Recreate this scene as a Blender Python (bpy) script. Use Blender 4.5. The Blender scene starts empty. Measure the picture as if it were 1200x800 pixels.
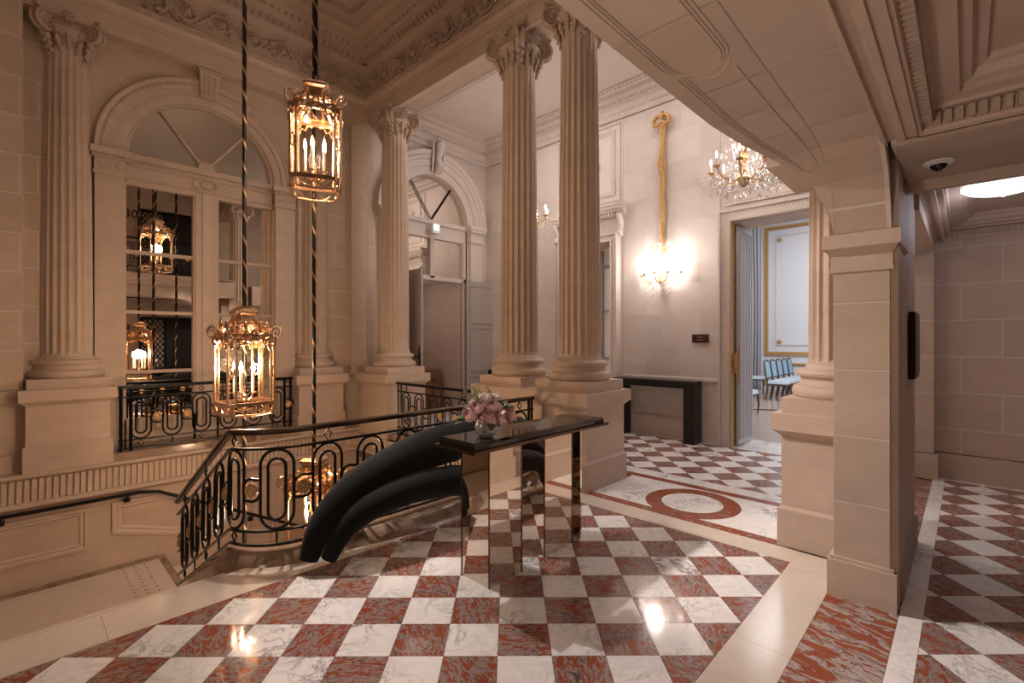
import bpy, bmesh, math, random
from mathutils import Vector, Matrix
random.seed(7)
sc = bpy.context.scene
col = sc.collection
PI = math.pi
R = math.radians

# ---------------------------------------------------------------- camera, world, light, exposure
cam = bpy.data.cameras.new('camera'); cam.lens = 16.74; cam.sensor_width = 36; cam.shift_y = -2/1200
cam.clip_start = .05
co = bpy.data.objects.new('camera', cam); col.objects.link(co)
co.location = (0, 0, 1.6); co.rotation_euler = (R(90), 0, R(-46.3))
sc.camera = co
vs = sc.view_settings
vs.view_transform = 'Standard'; vs.look = 'None'; vs.gamma = 1; vs.use_curve_mapping = False
vs.exposure = 0.22
w = bpy.data.worlds.new('world'); sc.world = w; w.use_nodes = True
w.node_tree.nodes['Background'].inputs[0].default_value = (1, .8, .66, 1)
w.node_tree.nodes['Background'].inputs[1].default_value = .03

WARM = (1, .71, .48)
def lamp(name, kind, loc, energy, color, size=.1, target=None, angle=60, blend=.4, size_y=None):
    l = bpy.data.lights.new(name, kind); l.energy = energy; l.color = color
    o = bpy.data.objects.new(name, l); col.objects.link(o); o.location = loc
    if kind == 'AREA':
        l.size = size
        if size_y: l.shape = 'RECTANGLE'; l.size_y = size_y
    else: l.shadow_soft_size = size
    if kind == 'SPOT': l.spot_size = R(angle); l.spot_blend = blend
    if target is not None:
        o.rotation_euler = (Vector(target)-Vector(loc)).to_track_quat('-Z', 'Y').to_euler()
    return o
# added stair well fill, salon light, vestibule ceiling wash, added pier and soffit fills
lamp('stair_well_fill', 'AREA', (1.2, 4.6, 6.55), 10, (1, .70, .50), 3.2, (1.2, 4.6, 0), size_y=3.0)  # unseen dim fill added under the stair well ceiling
lamp('salon_light', 'AREA', (12.5, 1.5, 5.6), 330, (.93, .95, 1), 5, (12.5, 1.5, 0))
lamp('vestibule_wash', 'AREA', (6.1, 4.2, 5.8), 52, (1, .89, .84), 1.6, (6.1, 4.2, 0), size_y=5)
lamp('hall_spot', 'SPOT', (1.9, 4.2, 3.75), 1050, (1, .93, .89), .04, (2.5, 1.7, 0), 62, .5)
lamp('hall_spot', 'SPOT', (2.15, 4.25, 3.75), 560, (1, .85, .76), .04, (3.7, .6, 1.1), 44, .5)
lamp('hall_spot', 'SPOT', (1.8, 4.3, 3.75), 380, (1, .85, .76), .04, (.9, 3.2, 0), 46, .5)
lamp('pier_fill', 'AREA', (-3.7, 1.0, 1.6), 22, (1, .80, .66), 1.0, (3.6, .6, 1.9))  # unseen area light added to brighten the pier front

lamp('soffit_fill', 'SPOT', (-.9, 1.1, .7), 95, (1, .80, .66), .12, (2.1, 1.05, 2.72), 66, .9)  # unseen spot added low down to lift the gallery soffit

# ---------------------------------------------------------------- mesh builder
class MB:
    def __init__(s, T=None): s.v = []; s.f = []; s.T = T
    def p(s, pts):
        b = len(s.v)
        s.v += [tuple(s.T(*q)) if s.T else tuple(q) for q in pts]
        return b
    def face(s, pts): b = s.p(pts); s.f.append(tuple(range(b, b+len(pts)))); return s
    def box(s, x0, x1, y0, y1, z0, z1):
        b = s.p([(x0,y0,z0),(x1,y0,z0),(x1,y1,z0),(x0,y1,z0),(x0,y0,z1),(x1,y0,z1),(x1,y1,z1),(x0,y1,z1)])
        for q in ((0,3,2,1),(4,5,6,7),(0,1,5,4),(1,2,6,5),(2,3,7,6),(3,0,4,7)): s.f.append(tuple(b+i for i in q))
        return s
    def frustum(s, x0,x1,y0,y1,z0, X0,X1,Y0,Y1,z1):
        b = s.p([(x0,y0,z0),(x1,y0,z0),(x1,y1,z0),(x0,y1,z0),(X0,Y0,z1),(X1,Y0,z1),(X1,Y1,z1),(X0,Y1,z1)])
        for q in ((0,3,2,1),(4,5,6,7),(0,1,5,4),(1,2,6,5),(2,3,7,6),(3,0,4,7)): s.f.append(tuple(b+i for i in q))
        return s
    def prism(s, poly, z0, z1):
        n = len(poly); b = s.p([(x,y,z0) for x,y in poly]+[(x,y,z1) for x,y in poly])
        s.f.append(tuple(b+i for i in range(n))[::-1]); s.f.append(tuple(b+n+i for i in range(n)))
        for i in range(n): j=(i+1)%n; s.f.append((b+i,b+j,b+n+j,b+n+i))
        return s
    def grid(s, rows, closed=False, cap=False):
        n = len(rows[0]); b = s.p([q for r in rows for q in r])
        for i in range(len(rows)-1):
            for j in range(n if closed else n-1):
                k=(j+1)%n; s.f.append((b+i*n+j, b+i*n+k, b+(i+1)*n+k, b+(i+1)*n+j))
        if cap and closed:
            s.f.append(tuple(b+j for j in range(n))[::-1]); m=(len(rows)-1)*n; s.f.append(tuple(b+m+j for j in range(n)))
        return s
    def lathe(s, prof, c=(0,0,0), n=24, rx=None):
        rows=[]
        for r,z in prof: rows.append([(c[0]+r*math.cos(2*PI*k/n), c[1]+r*math.sin(2*PI*k/n), c[2]+z) for k in range(n)])
        return s.grid(rows, True, True)
    def tube(s, path, r, n=8, closed=False, flat=1.0, up=None):
        P=[Vector(q) for q in path]; m=len(P); rows=[]; prev=None
        rr = r if isinstance(r,(list,tuple)) else [r]*m
        for i in range(m):
            if closed: t=P[(i+1)%m]-P[i-1]
            else: t=P[min(i+1,m-1)]-P[max(i-1,0)]
            if t.length<1e-9: t=Vector((0,0,1))
            t.normalize()
            if up is not None:
                a=Vector(up)-t*t.dot(Vector(up))
                if a.length<1e-4: a=t.orthogonal()
            elif prev is None: a=t.orthogonal()
            else:
                a=prev-t*prev.dot(t)
                if a.length<1e-6: a=t.orthogonal()
            a.normalize(); prev=a; b=t.cross(a)
            rows.append([tuple(P[i]+rr[i]*(a*math.cos(2*PI*(k+.5)/n)+b*flat*math.sin(2*PI*(k+.5)/n))) for k in range(n)])
        if closed: rows.append(rows[0]); return s.grid(rows, True, False)
        return s.grid(rows, True, True)
    def sphere(s, c, r, n=8, m=6, sx=1, sy=1, sz=1):
        rows=[]
        for i in range(m+1):
            a=PI*i/m; q=max(math.sin(a),.02)
            rows.append([(c[0]+sx*r*q*math.cos(2*PI*k/n), c[1]+sy*r*q*math.sin(2*PI*k/n), c[2]-sz*r*math.cos(a)) for k in range(n)])
        return s.grid(rows, True, True)
    def build(s, name, m, parent=None, smooth=False, loc=None, kind=None):
        me = bpy.data.meshes.new(name); me.from_pydata(s.v, [], s.f)
        bm = bmesh.new(); bm.from_mesh(me); bmesh.ops.recalc_face_normals(bm, faces=bm.faces); bm.to_mesh(me); bm.free()
        if smooth:
            me.polygons.foreach_set('use_smooth', [True]*len(me.polygons)); me.set_sharp_from_angle(angle=R(38))
        me.materials.append(m)
        o = bpy.data.objects.new(name, me); col.objects.link(o)
        if parent is not None: o.parent = parent
        if loc: o.location = loc
        if kind: o['kind'] = kind
        return o
def empty(name, loc=(0,0,0), rz=0):
    o = bpy.data.objects.new(name, None); col.objects.link(o); o.location = loc; o.rotation_euler = (0,0,rz)
    o.empty_display_size = .1
    return o
def tag(o, label, cat, group=None):
    o['label'] = label; o['category'] = cat
    if group: o['group'] = group
    return o
def struct(o): o['kind'] = 'structure'; return o
def kids(o): return list(o.children)
def copy_tree(o, parent=None):
    c = o.copy(); col.objects.link(c)
    if parent is not None: c.parent = parent
    for ch in kids(o): copy_tree(ch, c)
    return c
def share(o, name, loc, parent, rot=None, scale=None):
    c = bpy.data.objects.new(name, o.data); col.objects.link(c); c.location = loc; c.parent = parent
    if rot: c.rotation_euler = rot
    if scale: c.scale = scale
    return c
def WY(Y): return lambda u,d,z: (u, Y-d, z)      # wall seen from -y
def WX(X): return lambda u,d,z: (X-d, u, z)      # wall seen from -x
def offs(path, o):
    n=len(path); out=[]
    for i in range(n):
        def nr(a,b):
            dx,dy=b[0]-a[0],b[1]-a[1]; L=math.hypot(dx,dy); return (dy/L,-dx/L)
        if i==0: m=nr(path[0],path[1]); k=1
        elif i==n-1: m=nr(path[-2],path[-1]); k=1
        else:
            a=nr(path[i-1],path[i]); b=nr(path[i],path[i+1]); m=(a[0]+b[0],a[1]+b[1]); L=math.hypot(*m); m=(m[0]/L,m[1]/L); k=1/max(.3,m[0]*a[0]+m[1]*a[1])
        out.append((path[i][0]+m[0]*o*k, path[i][1]+m[1]*o*k))
    return out
def sweep(path, prof, mb=None, closedprof=False):
    mb = mb or MB()
    rows=[[(x,y,z) for x,y in offs(path,o)] for o,z in prof]
    if closedprof: rows.append(rows[0])
    mb.grid(rows)
    if closedprof:
        mb.face([r[0] for r in rows[:-1]]); mb.face([r[-1] for r in rows[:-1]])
    return mb
def arc(cx,cz,r,a0,a1,n): return [(cx+r*math.cos(a0+(a1-a0)*i/n), cz+r*math.sin(a0+(a1-a0)*i/n)) for i in range(n+1)]
def arch_ring(T, cx, cz, prof, a0=0, a1=PI, n=28):
    mb=MB(T); rows=[[(cx+r*math.cos(a0+(a1-a0)*i/n), d, cz+r*math.sin(a0+(a1-a0)*i/n)) for i in range(n+1)] for r,d in prof]
    return mb.grid(rows)
def arch_wall(T, u0,u1,z0,z1,uc,r,zs,d=0,n=20,mb=None):
    mb=mb or MB(T)
    mb.face([(u0,d,z0),(uc-r,d,z0),(uc-r,d,zs),(u0,d,zs)]); mb.face([(uc+r,d,z0),(u1,d,z0),(u1,d,zs),(uc+r,d,zs)])
    A=arc(uc,zs,r,PI,0,n); out=[]
    for (x,z) in A:
        dx,dz=x-uc,z-zs; k=1e9
        if dx<-1e-6: k=min(k,(u0-uc)/dx)
        if dx>1e-6: k=min(k,(u1-uc)/dx)
        if dz>1e-6: k=min(k,(z1-zs)/dz)
        out.append((uc+dx*k, zs+dz*k))
    mb.grid([[(x,d,z) for x,z in A],[(x,d,z) for x,z in out]])
    for cx_ in (u0,u1):
        idx=[i for i,q in enumerate(out) if abs(q[0]-cx_)<1e-6]
        if idx:
            e = idx[-1] if cx_==u0 else idx[0]; nb = e+1 if cx_==u0 else e-1
            mb.face([(out[e][0],d,out[e][1]),(out[nb][0],d,out[nb][1]),(cx_,d,z1)])
    return mb
def clip(poly, inside):   # convex clip of poly by convex inside (ccw)
    for i in range(len(inside)):
        a,b=inside[i],inside[(i+1)%len(inside)]; out=[]
        def sd(q): return (b[0]-a[0])*(q[1]-a[1])-(b[1]-a[1])*(q[0]-a[0])
        for j in range(len(poly)):
            p,q=poly[j],poly[(j+1)%len(poly)]; sp,sq=sd(p),sd(q)
            if sp>=0: out.append(p)
            if (sp>=0)!=(sq>=0): t=sp/(sp-sq); out.append((p[0]+(q[0]-p[0])*t,p[1]+(q[1]-p[1])*t))
        poly=out
        if not poly: return []
    return poly
def area(p): return abs(sum(p[i][0]*p[(i+1)%len(p)][1]-p[(i+1)%len(p)][0]*p[i][1] for i in range(len(p))))/2

# ---------------------------------------------------------------- materials
def mat(name, base=(.5,.5,.5), rough=.5, metal=0, build=None, spec=.5, coat=0, sheen=0):
    m = bpy.data.materials.new(name); m.use_nodes = True
    nt = m.node_tree; b = nt.nodes['Principled BSDF']
    b.inputs['Base Color'].default_value = (*base,1); b.inputs['Roughness'].default_value = rough
    b.inputs['Metallic'].default_value = metal; b.inputs['Specular IOR Level'].default_value = spec
    b.inputs['Coat Weight'].default_value = coat; b.inputs['Sheen Weight'].default_value = sheen
    if build: build(nt, b)
    return m
def N(nt, t, **kw):
    n = nt.nodes.new(t)
    for k,v in kw.items():
        if k in n.inputs: n.inputs[k].default_value = v
        else: setattr(n,k,v)
    return n
def coords(nt, scale=(1,1,1), rnd=True):
    tc=N(nt,'ShaderNodeTexCoord'); mp=N(nt,'ShaderNodeMapping'); mp.inputs['Scale'].default_value=scale
    nt.links.new(tc.outputs['Object'], mp.inputs['Vector'])
    if rnd:
        oi=N(nt,'ShaderNodeObjectInfo'); mu=N(nt,'ShaderNodeMath',operation='MULTIPLY'); mu.inputs[1].default_value=57
        nt.links.new(oi.outputs['Random'],mu.inputs[0]); nt.links.new(mu.outputs[0],mp.inputs['Location'])
    return mp
def ramp(nt, src, stops):
    r=N(nt,'ShaderNodeValToRGB'); e=r.color_ramp.elements
    while len(e)<len(stops): e.new(.5)
    for q,(p,c) in zip(e,stops): q.position=p; q.color=(*c,1)
    nt.links.new(src,r.inputs[0]); return r
def bump(nt,b,src,strength=.15,dist=.01):
    bp=N(nt,'ShaderNodeBump'); bp.inputs['Strength'].default_value=strength; bp.inputs['Distance'].default_value=dist
    nt.links.new(src,bp.inputs['Height']); nt.links.new(bp.outputs[0],b.inputs['Normal'])
def stone_nodes(c0, c1, bs=.12):
    def f(nt,b):
        mp=coords(nt,(1.6,1.6,3.2)); n=N(nt,'ShaderNodeTexNoise',Scale=2.2,Detail=6.0,Roughness=.6)
        nt.links.new(mp.outputs[0],n.inputs['Vector'])
        r=ramp(nt,n.outputs[0],[(.3,c0),(.7,c1)])
        oi=N(nt,'ShaderNodeObjectInfo'); mr=N(nt,'ShaderNodeMapRange'); mr.inputs[3].default_value=.93; mr.inputs[4].default_value=1.05
        nt.links.new(oi.outputs['Random'],mr.inputs[0])
        mx=N(nt,'ShaderNodeVectorMath',operation='SCALE'); nt.links.new(r.outputs[0],mx.inputs[0]); nt.links.new(mr.outputs[0],mx.inputs['Scale'])
        nt.links.new(mx.outputs[0],b.inputs['Base Color'])
        n2=N(nt,'ShaderNodeTexNoise',Scale=90.0,Detail=3.0); nt.links.new(mp.outputs[0],n2.inputs['Vector']); bump(nt,b,n2.outputs[0],bs,.004)
    return f
def white_marble(nt,b):
    mp=coords(nt,(1,1,1)); n=N(nt,'ShaderNodeTexNoise',Scale=5.5,Detail=10.0,Roughness=.64,Distortion=1.8)
    nt.links.new(mp.outputs[0],n.inputs['Vector'])
    s=N(nt,'ShaderNodeMath',operation='SUBTRACT'); s.inputs[1].default_value=.5; nt.links.new(n.outputs[0],s.inputs[0])
    a=N(nt,'ShaderNodeMath',operation='ABSOLUTE'); nt.links.new(s.outputs[0],a.inputs[0])
    n2=N(nt,'ShaderNodeTexNoise',Scale=2.4,Detail=2.0); nt.links.new(mp.outputs[0],n2.inputs['Vector'])
    d=N(nt,'ShaderNodeMath',operation='MULTIPLY_ADD'); nt.links.new(n2.outputs[0],d.inputs[0]); d.inputs[1].default_value=.16; d.inputs[2].default_value=-.06
    ad=N(nt,'ShaderNodeMath',operation='ADD'); nt.links.new(a.outputs[0],ad.inputs[0]); nt.links.new(d.outputs[0],ad.inputs[1])
    r=ramp(nt,ad.outputs[0],[(0,(.30,.29,.30)),(.014,(.58,.56,.56)),(.042,(.83,.81,.80)),(.12,(.90,.88,.87))])
    nt.links.new(r.outputs[0],b.inputs['Base Color'])
def red_marble(sc_=(1,1,1), k=7.0, mix=.5, grey=(.36,.275,.26)):
    def f(nt,b):
        mp=coords(nt,sc_); oi=N(nt,'ShaderNodeObjectInfo')
        rot=N(nt,'ShaderNodeMath',operation='MULTIPLY'); rot.inputs[1].default_value=3.1; nt.links.new(oi.outputs['Random'],rot.inputs[0])
        cb=N(nt,'ShaderNodeCombineXYZ'); nt.links.new(rot.outputs[0],cb.inputs[2]); nt.links.new(cb.outputs[0],mp.inputs['Rotation'])
        st=N(nt,'ShaderNodeMapping'); st.inputs['Scale'].default_value=(1,2.6,1); nt.links.new(mp.outputs[0],st.inputs[0])
        n=N(nt,'ShaderNodeTexNoise',Scale=k,Detail=7.0,Roughness=.68,Distortion=1.2); nt.links.new(st.outputs[0],n.inputs['Vector'])
        r=ramp(nt,n.outputs[0],[(mix-.14,(.10,.065,.06)),(mix-.05,grey),(mix+.0,(.26,.15,.13)),(mix+.02,(.25,.058,.026)),(mix+.16,(.34,.082,.036))])
        nt.links.new(r.outputs[0],b.inputs['Base Color'])
    return f
def vein(c0,c1,c2,k=3.0):
    def f(nt,b):
        mp=coords(nt,(1,1,1)); n=N(nt,'ShaderNodeTexNoise',Scale=k,Detail=8.0,Roughness=.65,Distortion=1.0); nt.links.new(mp.outputs[0],n.inputs['Vector'])
        r=ramp(nt,n.outputs[0],[(.35,c0),(.5,c1),(.66,c2)]); nt.links.new(r.outputs[0],b.inputs['Base Color'])
    return f
STONE_A,STONE_B=(.50,.385,.31),(.58,.455,.37)
M={}
M['stone']=mat('limestone',rough=.62,build=stone_nodes(STONE_A,STONE_B))
M['carved']=mat('carved_limestone',rough=.65,build=stone_nodes((.46,.345,.275),(.54,.42,.34),.05))
M['plaster']=mat('painted_stone',rough=.6,build=stone_nodes((.60,.52,.48),(.65,.57,.53),.05))
M['joint']=mat('pale_mortar',(.66,.58,.52),.8)
M['ceil']=mat('ceiling_plaster',(.56,.46,.40),.8)
M['cream']=mat('cream_marble',rough=.16,build=vein((.66,.56,.48),(.70,.61,.53),(.65,.56,.49)))
M['white']=mat('white_marble',rough=.09,build=white_marble)
M['red']=mat('red_marble',rough=.09,build=red_marble((1,1,1),11.0,.515))
M['redslab']=mat('red_marble_slab',rough=.12,build=red_marble((.7,.7,.7),8.0,.50,(.50,.43,.41)))
M['redring']=mat('red_inlay_marble',rough=.12,build=red_marble((1.5,1.5,1.5),7.0,.44))
M['brownmarble']=mat('brown_marble',rough=.12,build=vein((.16,.10,.07),(.30,.21,.15),(.40,.29,.22),4.0))
M['grout']=mat('grout',(.16,.11,.09),.9)
M['iron']=mat('wrought_iron',(.012,.011,.011),.32,.6)
M['brass']=mat('dark_brass_rail',(.16,.11,.075),.22,1)
def goldn(nt,b,c0=(.50,.30,.16),c1=(.82,.59,.40)):
    mp=coords(nt,(1,1,1)); n=N(nt,'ShaderNodeTexNoise',Scale=40.0,Detail=3.0); nt.links.new(mp.outputs[0],n.inputs['Vector'])
    r=ramp(nt,n.outputs[0],[(.3,c0),(.7,c1)]); nt.links.new(r.outputs[0],b.inputs['Base Color']); bump(nt,b,n.outputs[0],.3,.01)
M['gold']=mat('gilt_metal',(.75,.45,.18),.28,1,goldn)
M['giltwood']=mat('gilt_ornament',(.55,.36,.14),.42,.25,lambda nt,b:goldn(nt,b,(.40,.22,.08),(.74,.47,.21)))
M['steel']=mat('mirror_steel',(.66,.58,.50),.015,1)
M['mirror']=mat('mirror_glass',(.80,.76,.70),.01,1)
M['lacquer']=mat('black_lacquer',(.006,.006,.007),.05,0,coat=.5)
M['blackwood']=mat('black_stained_wood',(.008,.007,.007),.35)
M['velvet']=mat('black_fabric',(.006,.006,.0065),.85,0,
    lambda nt,b:(lambda n:bump(nt,b,n.outputs[0],.25,.004))(N(nt,'ShaderNodeTexNoise',Scale=160.0,Detail=2.0)),spec=.2,sheen=.12)
M['wood']=mat('brown_wood',rough=.4,build=vein((.13,.055,.02),(.20,.09,.035),(.26,.13,.055),6.0))
M['whitepaint']=mat('white_paint',(.72,.70,.70),.4)
M['greydoor']=mat('grey_door_paint',(.36,.31,.29),.4)
M['salonwall']=mat('salon_white',(.78,.78,.80),.5)
M['parquet']=mat('pale_parquet',rough=.18,build=vein((.38,.28,.23),(.45,.34,.28),(.40,.30,.24),6.0))
M['paleblue']=mat('pale_blue_silk',(.55,.64,.72),.5)
M['blue']=mat('blue_silk',(.30,.50,.66),.5)
M['chairwood']=mat('chair_frame_wood',(.09,.06,.045),.4)
M['curtain']=mat('grey_curtain',(.45,.43,.46),.7)
M['lilac']=mat('polished_door',(.52,.50,.53),.22)
M['sign']=mat('dark_brown_sign',(.035,.008,.004),.35)
M['signtext']=mat('pale_sign_print',(.25,.16,.13),.5)
M['darkmetal']=mat('dark_bronze',(.03,.018,.012),.35,.7)
M['whiteplastic']=mat('white_plastic',(.75,.74,.72),.4)
M['blackglass']=mat('black_glass',(.01,.01,.01),.05)
M['wax']=mat('candle_tube',(.85,.72,.55),.4)
M['rose1']=mat('pink_petal',(.97,.70,.71),.6); M['rose2']=mat('blush_petal',(.99,.89,.86),.6); M['rose3']=mat('dusty_rose_petal',(.90,.62,.62),.6)
M['leaf']=mat('green_leaf',(.07,.12,.045),.5); M['sprig']=mat('pale_green_sprig',(.34,.40,.16),.6); M['petalw']=mat('white_petal',(.85,.80,.74),.6)
M['giltdull']=mat('dull_gold',(.3,.2,.1),.5,.6)
M['digit']=mat('black_numeral',(.02,.018,.018),.5)
def emit(name,c,s):
    m=bpy.data.materials.new(name); m.use_nodes=True; nt=m.node_tree; nt.nodes.remove(nt.nodes['Principled BSDF'])
    e=N(nt,'ShaderNodeEmission'); e.inputs[0].default_value=(*c,1); e.inputs[1].default_value=s; nt.links.new(e.outputs[0],nt.nodes['Material Output'].inputs[0]); return m
M['flame']=emit('warm_bulb',(1,.76,.46),55)
M['bulbw']=emit('white_bulb',(1,.90,.80),60)
M['spotled']=emit('led_spot',(1,.93,.85),120)
M['bowl']=emit('lit_glass_bowl',(.93,.96,1),1.7)
M['cyan']=emit('cool_indicator',(.55,.85,1),5)
def thin_glass(name,tint,fac):
    m=bpy.data.materials.new(name); m.use_nodes=True; nt=m.node_tree; nt.nodes.remove(nt.nodes['Principled BSDF'])
    t=N(nt,'ShaderNodeBsdfTransparent'); t.inputs[0].default_value=(*tint,1)
    g=N(nt,'ShaderNodeBsdfGlossy'); g.inputs['Roughness'].default_value=.02
    l=N(nt,'ShaderNodeLayerWeight'); l.inputs[0].default_value=fac
    x=N(nt,'ShaderNodeMixShader'); nt.links.new(l.outputs['Fresnel'],x.inputs[0]); nt.links.new(t.outputs[0],x.inputs[1]); nt.links.new(g.outputs[0],x.inputs[2])
    nt.links.new(x.outputs[0],nt.nodes['Material Output'].inputs[0]); return m
M['pane']=thin_glass('lantern_glass',(.98,.95,.90),.10)
M['smoke']=thin_glass('window_glass',(.55,.52,.48),.5)
M['crystal']=mat('crystal',(.93,.92,.92),.03,0,spec=.6)
M['crystal'].node_tree.nodes['Principled BSDF'].inputs['Transmission Weight'].default_value=.85
M['vase']=mat('cut_glass',(.97,.97,.97),.10); M['vase'].node_tree.nodes['Principled BSDF'].inputs['Transmission Weight'].default_value=.80
def ropen(nt,b):
    tc=N(nt,'ShaderNodeTexCoord'); s=N(nt,'ShaderNodeSeparateXYZ'); nt.links.new(tc.outputs['Object'],s.inputs[0])
    at=N(nt,'ShaderNodeMath',operation='ARCTAN2'); nt.links.new(s.outputs[1],at.inputs[0]); nt.links.new(s.outputs[0],at.inputs[1])
    dv=N(nt,'ShaderNodeMath',operation='DIVIDE'); dv.inputs[1].default_value=2*PI; nt.links.new(at.outputs[0],dv.inputs[0])
    z=N(nt,'ShaderNodeMath',operation='MULTIPLY_ADD'); z.inputs[1].default_value=4.2; nt.links.new(s.outputs[2],z.inputs[0]); nt.links.new(dv.outputs[0],z.inputs[2])
    fr=N(nt,'ShaderNodeMath',operation='FRACT'); nt.links.new(z.outputs[0],fr.inputs[0])
    r=ramp(nt,fr.outputs[0],[(.80,(.012,.010,.010)),(.82,(.55,.36,.18))]); nt.links.new(r.outputs[0],b.inputs['Base Color'])
M['rope']=mat('black_gold_rope',rough=.45,build=ropen)

# ashlar blocks: every stone its own object, in front of a mortar-coloured backing
_bc={}
def ashlar(T, u0,u1,z0,z1, ch, bl, parent, m, depth=.02, gap=.006, off=0, name='stone_block', zstart=None):
    MB(T).box(u0+.004,u1-.004,depth*.3,depth-.0022,z0,z1).build('mortar',M['joint'],parent)
    z=z0 if zstart is None else zstart; c=off
    while z<z1-1e-4:
        za,zb=max(z,z0),min(z+ch,z1)
        u=u0-(bl/2 if c%2 else 0)
        while u<u1-1e-4:
            a,b=max(u,u0),min(u+bl,u1)
            if b-a>.02 and zb-za>.02:
                k=(round(b-a,3),round(zb-za,3),depth,gap,m.name, T(0,0,0)[0]-T(0,1,0)[0]>.5)
                loc=T((a+b)/2,0,(za+zb)/2)
                if k not in _bc:
                    w_,h_=(b-a)/2-gap/2,(zb-za)/2-gap/2; q=min(.004,w_*.2)
                    mb=MB(lambda u_,d_,z_:Vector(T(u_,d_,z_))-Vector(T(0,0,0))); mb.frustum(-w_,w_,0,depth*.7,-h_, -w_,w_,0,depth*.7,h_)
                    mb.v=mb.v; mb.box(-w_+q,w_-q,depth*.7,depth,-h_+q,h_-q)
                    o=mb.build(name,m,parent,loc=loc); _bc[k]=o.data
                else:
                    o=bpy.data.objects.new(name,_bc[k]); col.objects.link(o); o.parent=parent; o.location=loc
            u+=bl
        z+=ch; c+=1

# ================================================================ STRUCTURE
# ---- floors: tiles are objects of their own, clipped to each bay
ta=R(44.0); EU=(math.sin(ta),-math.cos(ta)); EV=(math.cos(ta),math.sin(ta)); TO=(1.890,1.909); TS=.2744
def tw(i,k): return (TO[0]+TS*(EU[0]*i+EV[0]*k), TO[1]+TS*(EU[1]*i+EV[1]*k))
_tile={}
def tiles(region, parent, rng=26):
    for i in range(-rng,rng):
        for k in range(-rng,rng):
            g=.0011/TS
            q=[tw(i+g,k+g),tw(i+1-g,k+g),tw(i+1-g,k+1-g),tw(i+g,k+1-g)]
            p=clip(q,region)
            if len(p)<3 or area(p)<.0012: continue
            red=(i+k)%2==1; nm='red_tile' if red else 'white_tile'
            c=(sum(a for a,_ in p)/len(p),sum(b for _,b in p)/len(p))
            full=area(p)>area(q)*.999
            if full: c=tw(i+.5,k+.5)
            if full and nm in _tile: share(_tile[nm],nm,(c[0],c[1],0),parent); continue
            o=MB().prism([(x-c[0],y-c[1]) for x,y in p],-.02,0).build(nm,M['red' if red else 'white'],parent,loc=(c[0],c[1],0))
            if full: _tile[nm]=o
def slab(name, poly, z0, z1, m, parent=None): return MB().prism(poly,z0,z1).build(name,m,parent)
def rect(x0,x1,y0,y1): return [(x0,y0),(x1,y0),(x1,y1),(x0,y1)]
def piece(name, poly, m, parent, z=0):
    c=(sum(a for a,_ in poly)/len(poly),sum(b for _,b in poly)/len(poly))
    return MB().prism([(x-c[0],y-c[1]) for x,y in poly],-.02,z).build(name,m,parent,loc=(c[0],c[1],0))

hall=struct(slab('floor',rect(-4,4.10,-1.6,3.66),-.4,-.018,M['grout']))
tiles([(-1.3,.922),(3.858,.922),(3.858,3.30),(-1.3,3.30)],hall)
for a,b in ((-4,-1.2),(-1.2,.75),(.75,2.7),(2.7,4.10)): piece('cream_slab',rect(a+.001,b-.001,.641,.92),M['cream'],hall)
for a,b in ((.92,1.9),(1.9,2.80),(2.80,3.30)): piece('cream_slab',rect(3.861,4.105,a+.001,b-.001),M['cream'],hall)
for a,b in ((-4,-1.0),(-1.0,.35),(.35,1.5),(1.5,4.1)): piece('cream_slab',rect(a+.001,b-.001,3.302,3.66),M['cream'],hall)
piece('cream_slab',rect(-4,-1.302,.922,3.30),M['cream'],hall)
for a,b in ((-1.6,.3),(.3,1.93),(1.93,3.58)): piece('red_slab',rect(a+.001,b-.001,.287,.639),M['redslab'],hall)
for a,b in ((-4,-1.602),): piece('white_slab',rect(a,b,.287,.639),M['white'],hall)
for k in range(-4,8): piece('white_slab',rect(k*1.0+.001,min(k+1.0,7.45)-.001,.182,.285),M['white'],hall)
MB().box(-4,1.25,3.64,3.672,-.4,-.02).build('riser',M['cream'],hall)
nose=MB().box(-4,1.0,3.655,3.69,-.035,0).build('nosing',M['cream'],hall)
cor=struct(slab('floor',rect(-4,7.6,-1.6,.286),-.4,-.0185,M['grout']))
tiles([(1.6,-1.58),(7.33,-1.58),(7.33,.18),(1.6,.18)],cor)
piece('white_slab',rect(7.332,7.45,-1.58,.18),M['white'],cor)
piece('cream_slab',rect(-4,1.598,-1.6,.18),M['cream'],cor)
piece('red_slab',rect(3.6,7.2,.287,.62),M['redslab'],cor)
ves=struct(slab('floor',rect(4.10,7.95,-.2,8.0),-.4,-.019,M['grout']))
tiles([(5.40,1.0),(7.36,1.0),(7.36,4.9),(5.40,4.9)],ves)
piece('white_slab',rect(7.362,7.44,.4,2.55),M['white'],ves); piece('white_slab',rect(7.362,7.44,2.55,4.9),M['white'],ves)
for a,b in ((.45,1.3),(1.3,2.3),(2.3,3.2),(3.2,5.0)): piece('white_slab',rect(5.185,5.398,a+.001,b-.001),M['white'],ves)
piece('white_slab',rect(5.40,7.44,.622,.998),M['white'],ves)
piece('white_slab',rect(4.11,7.44,4.902,7.95),M['white'],ves)
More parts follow.
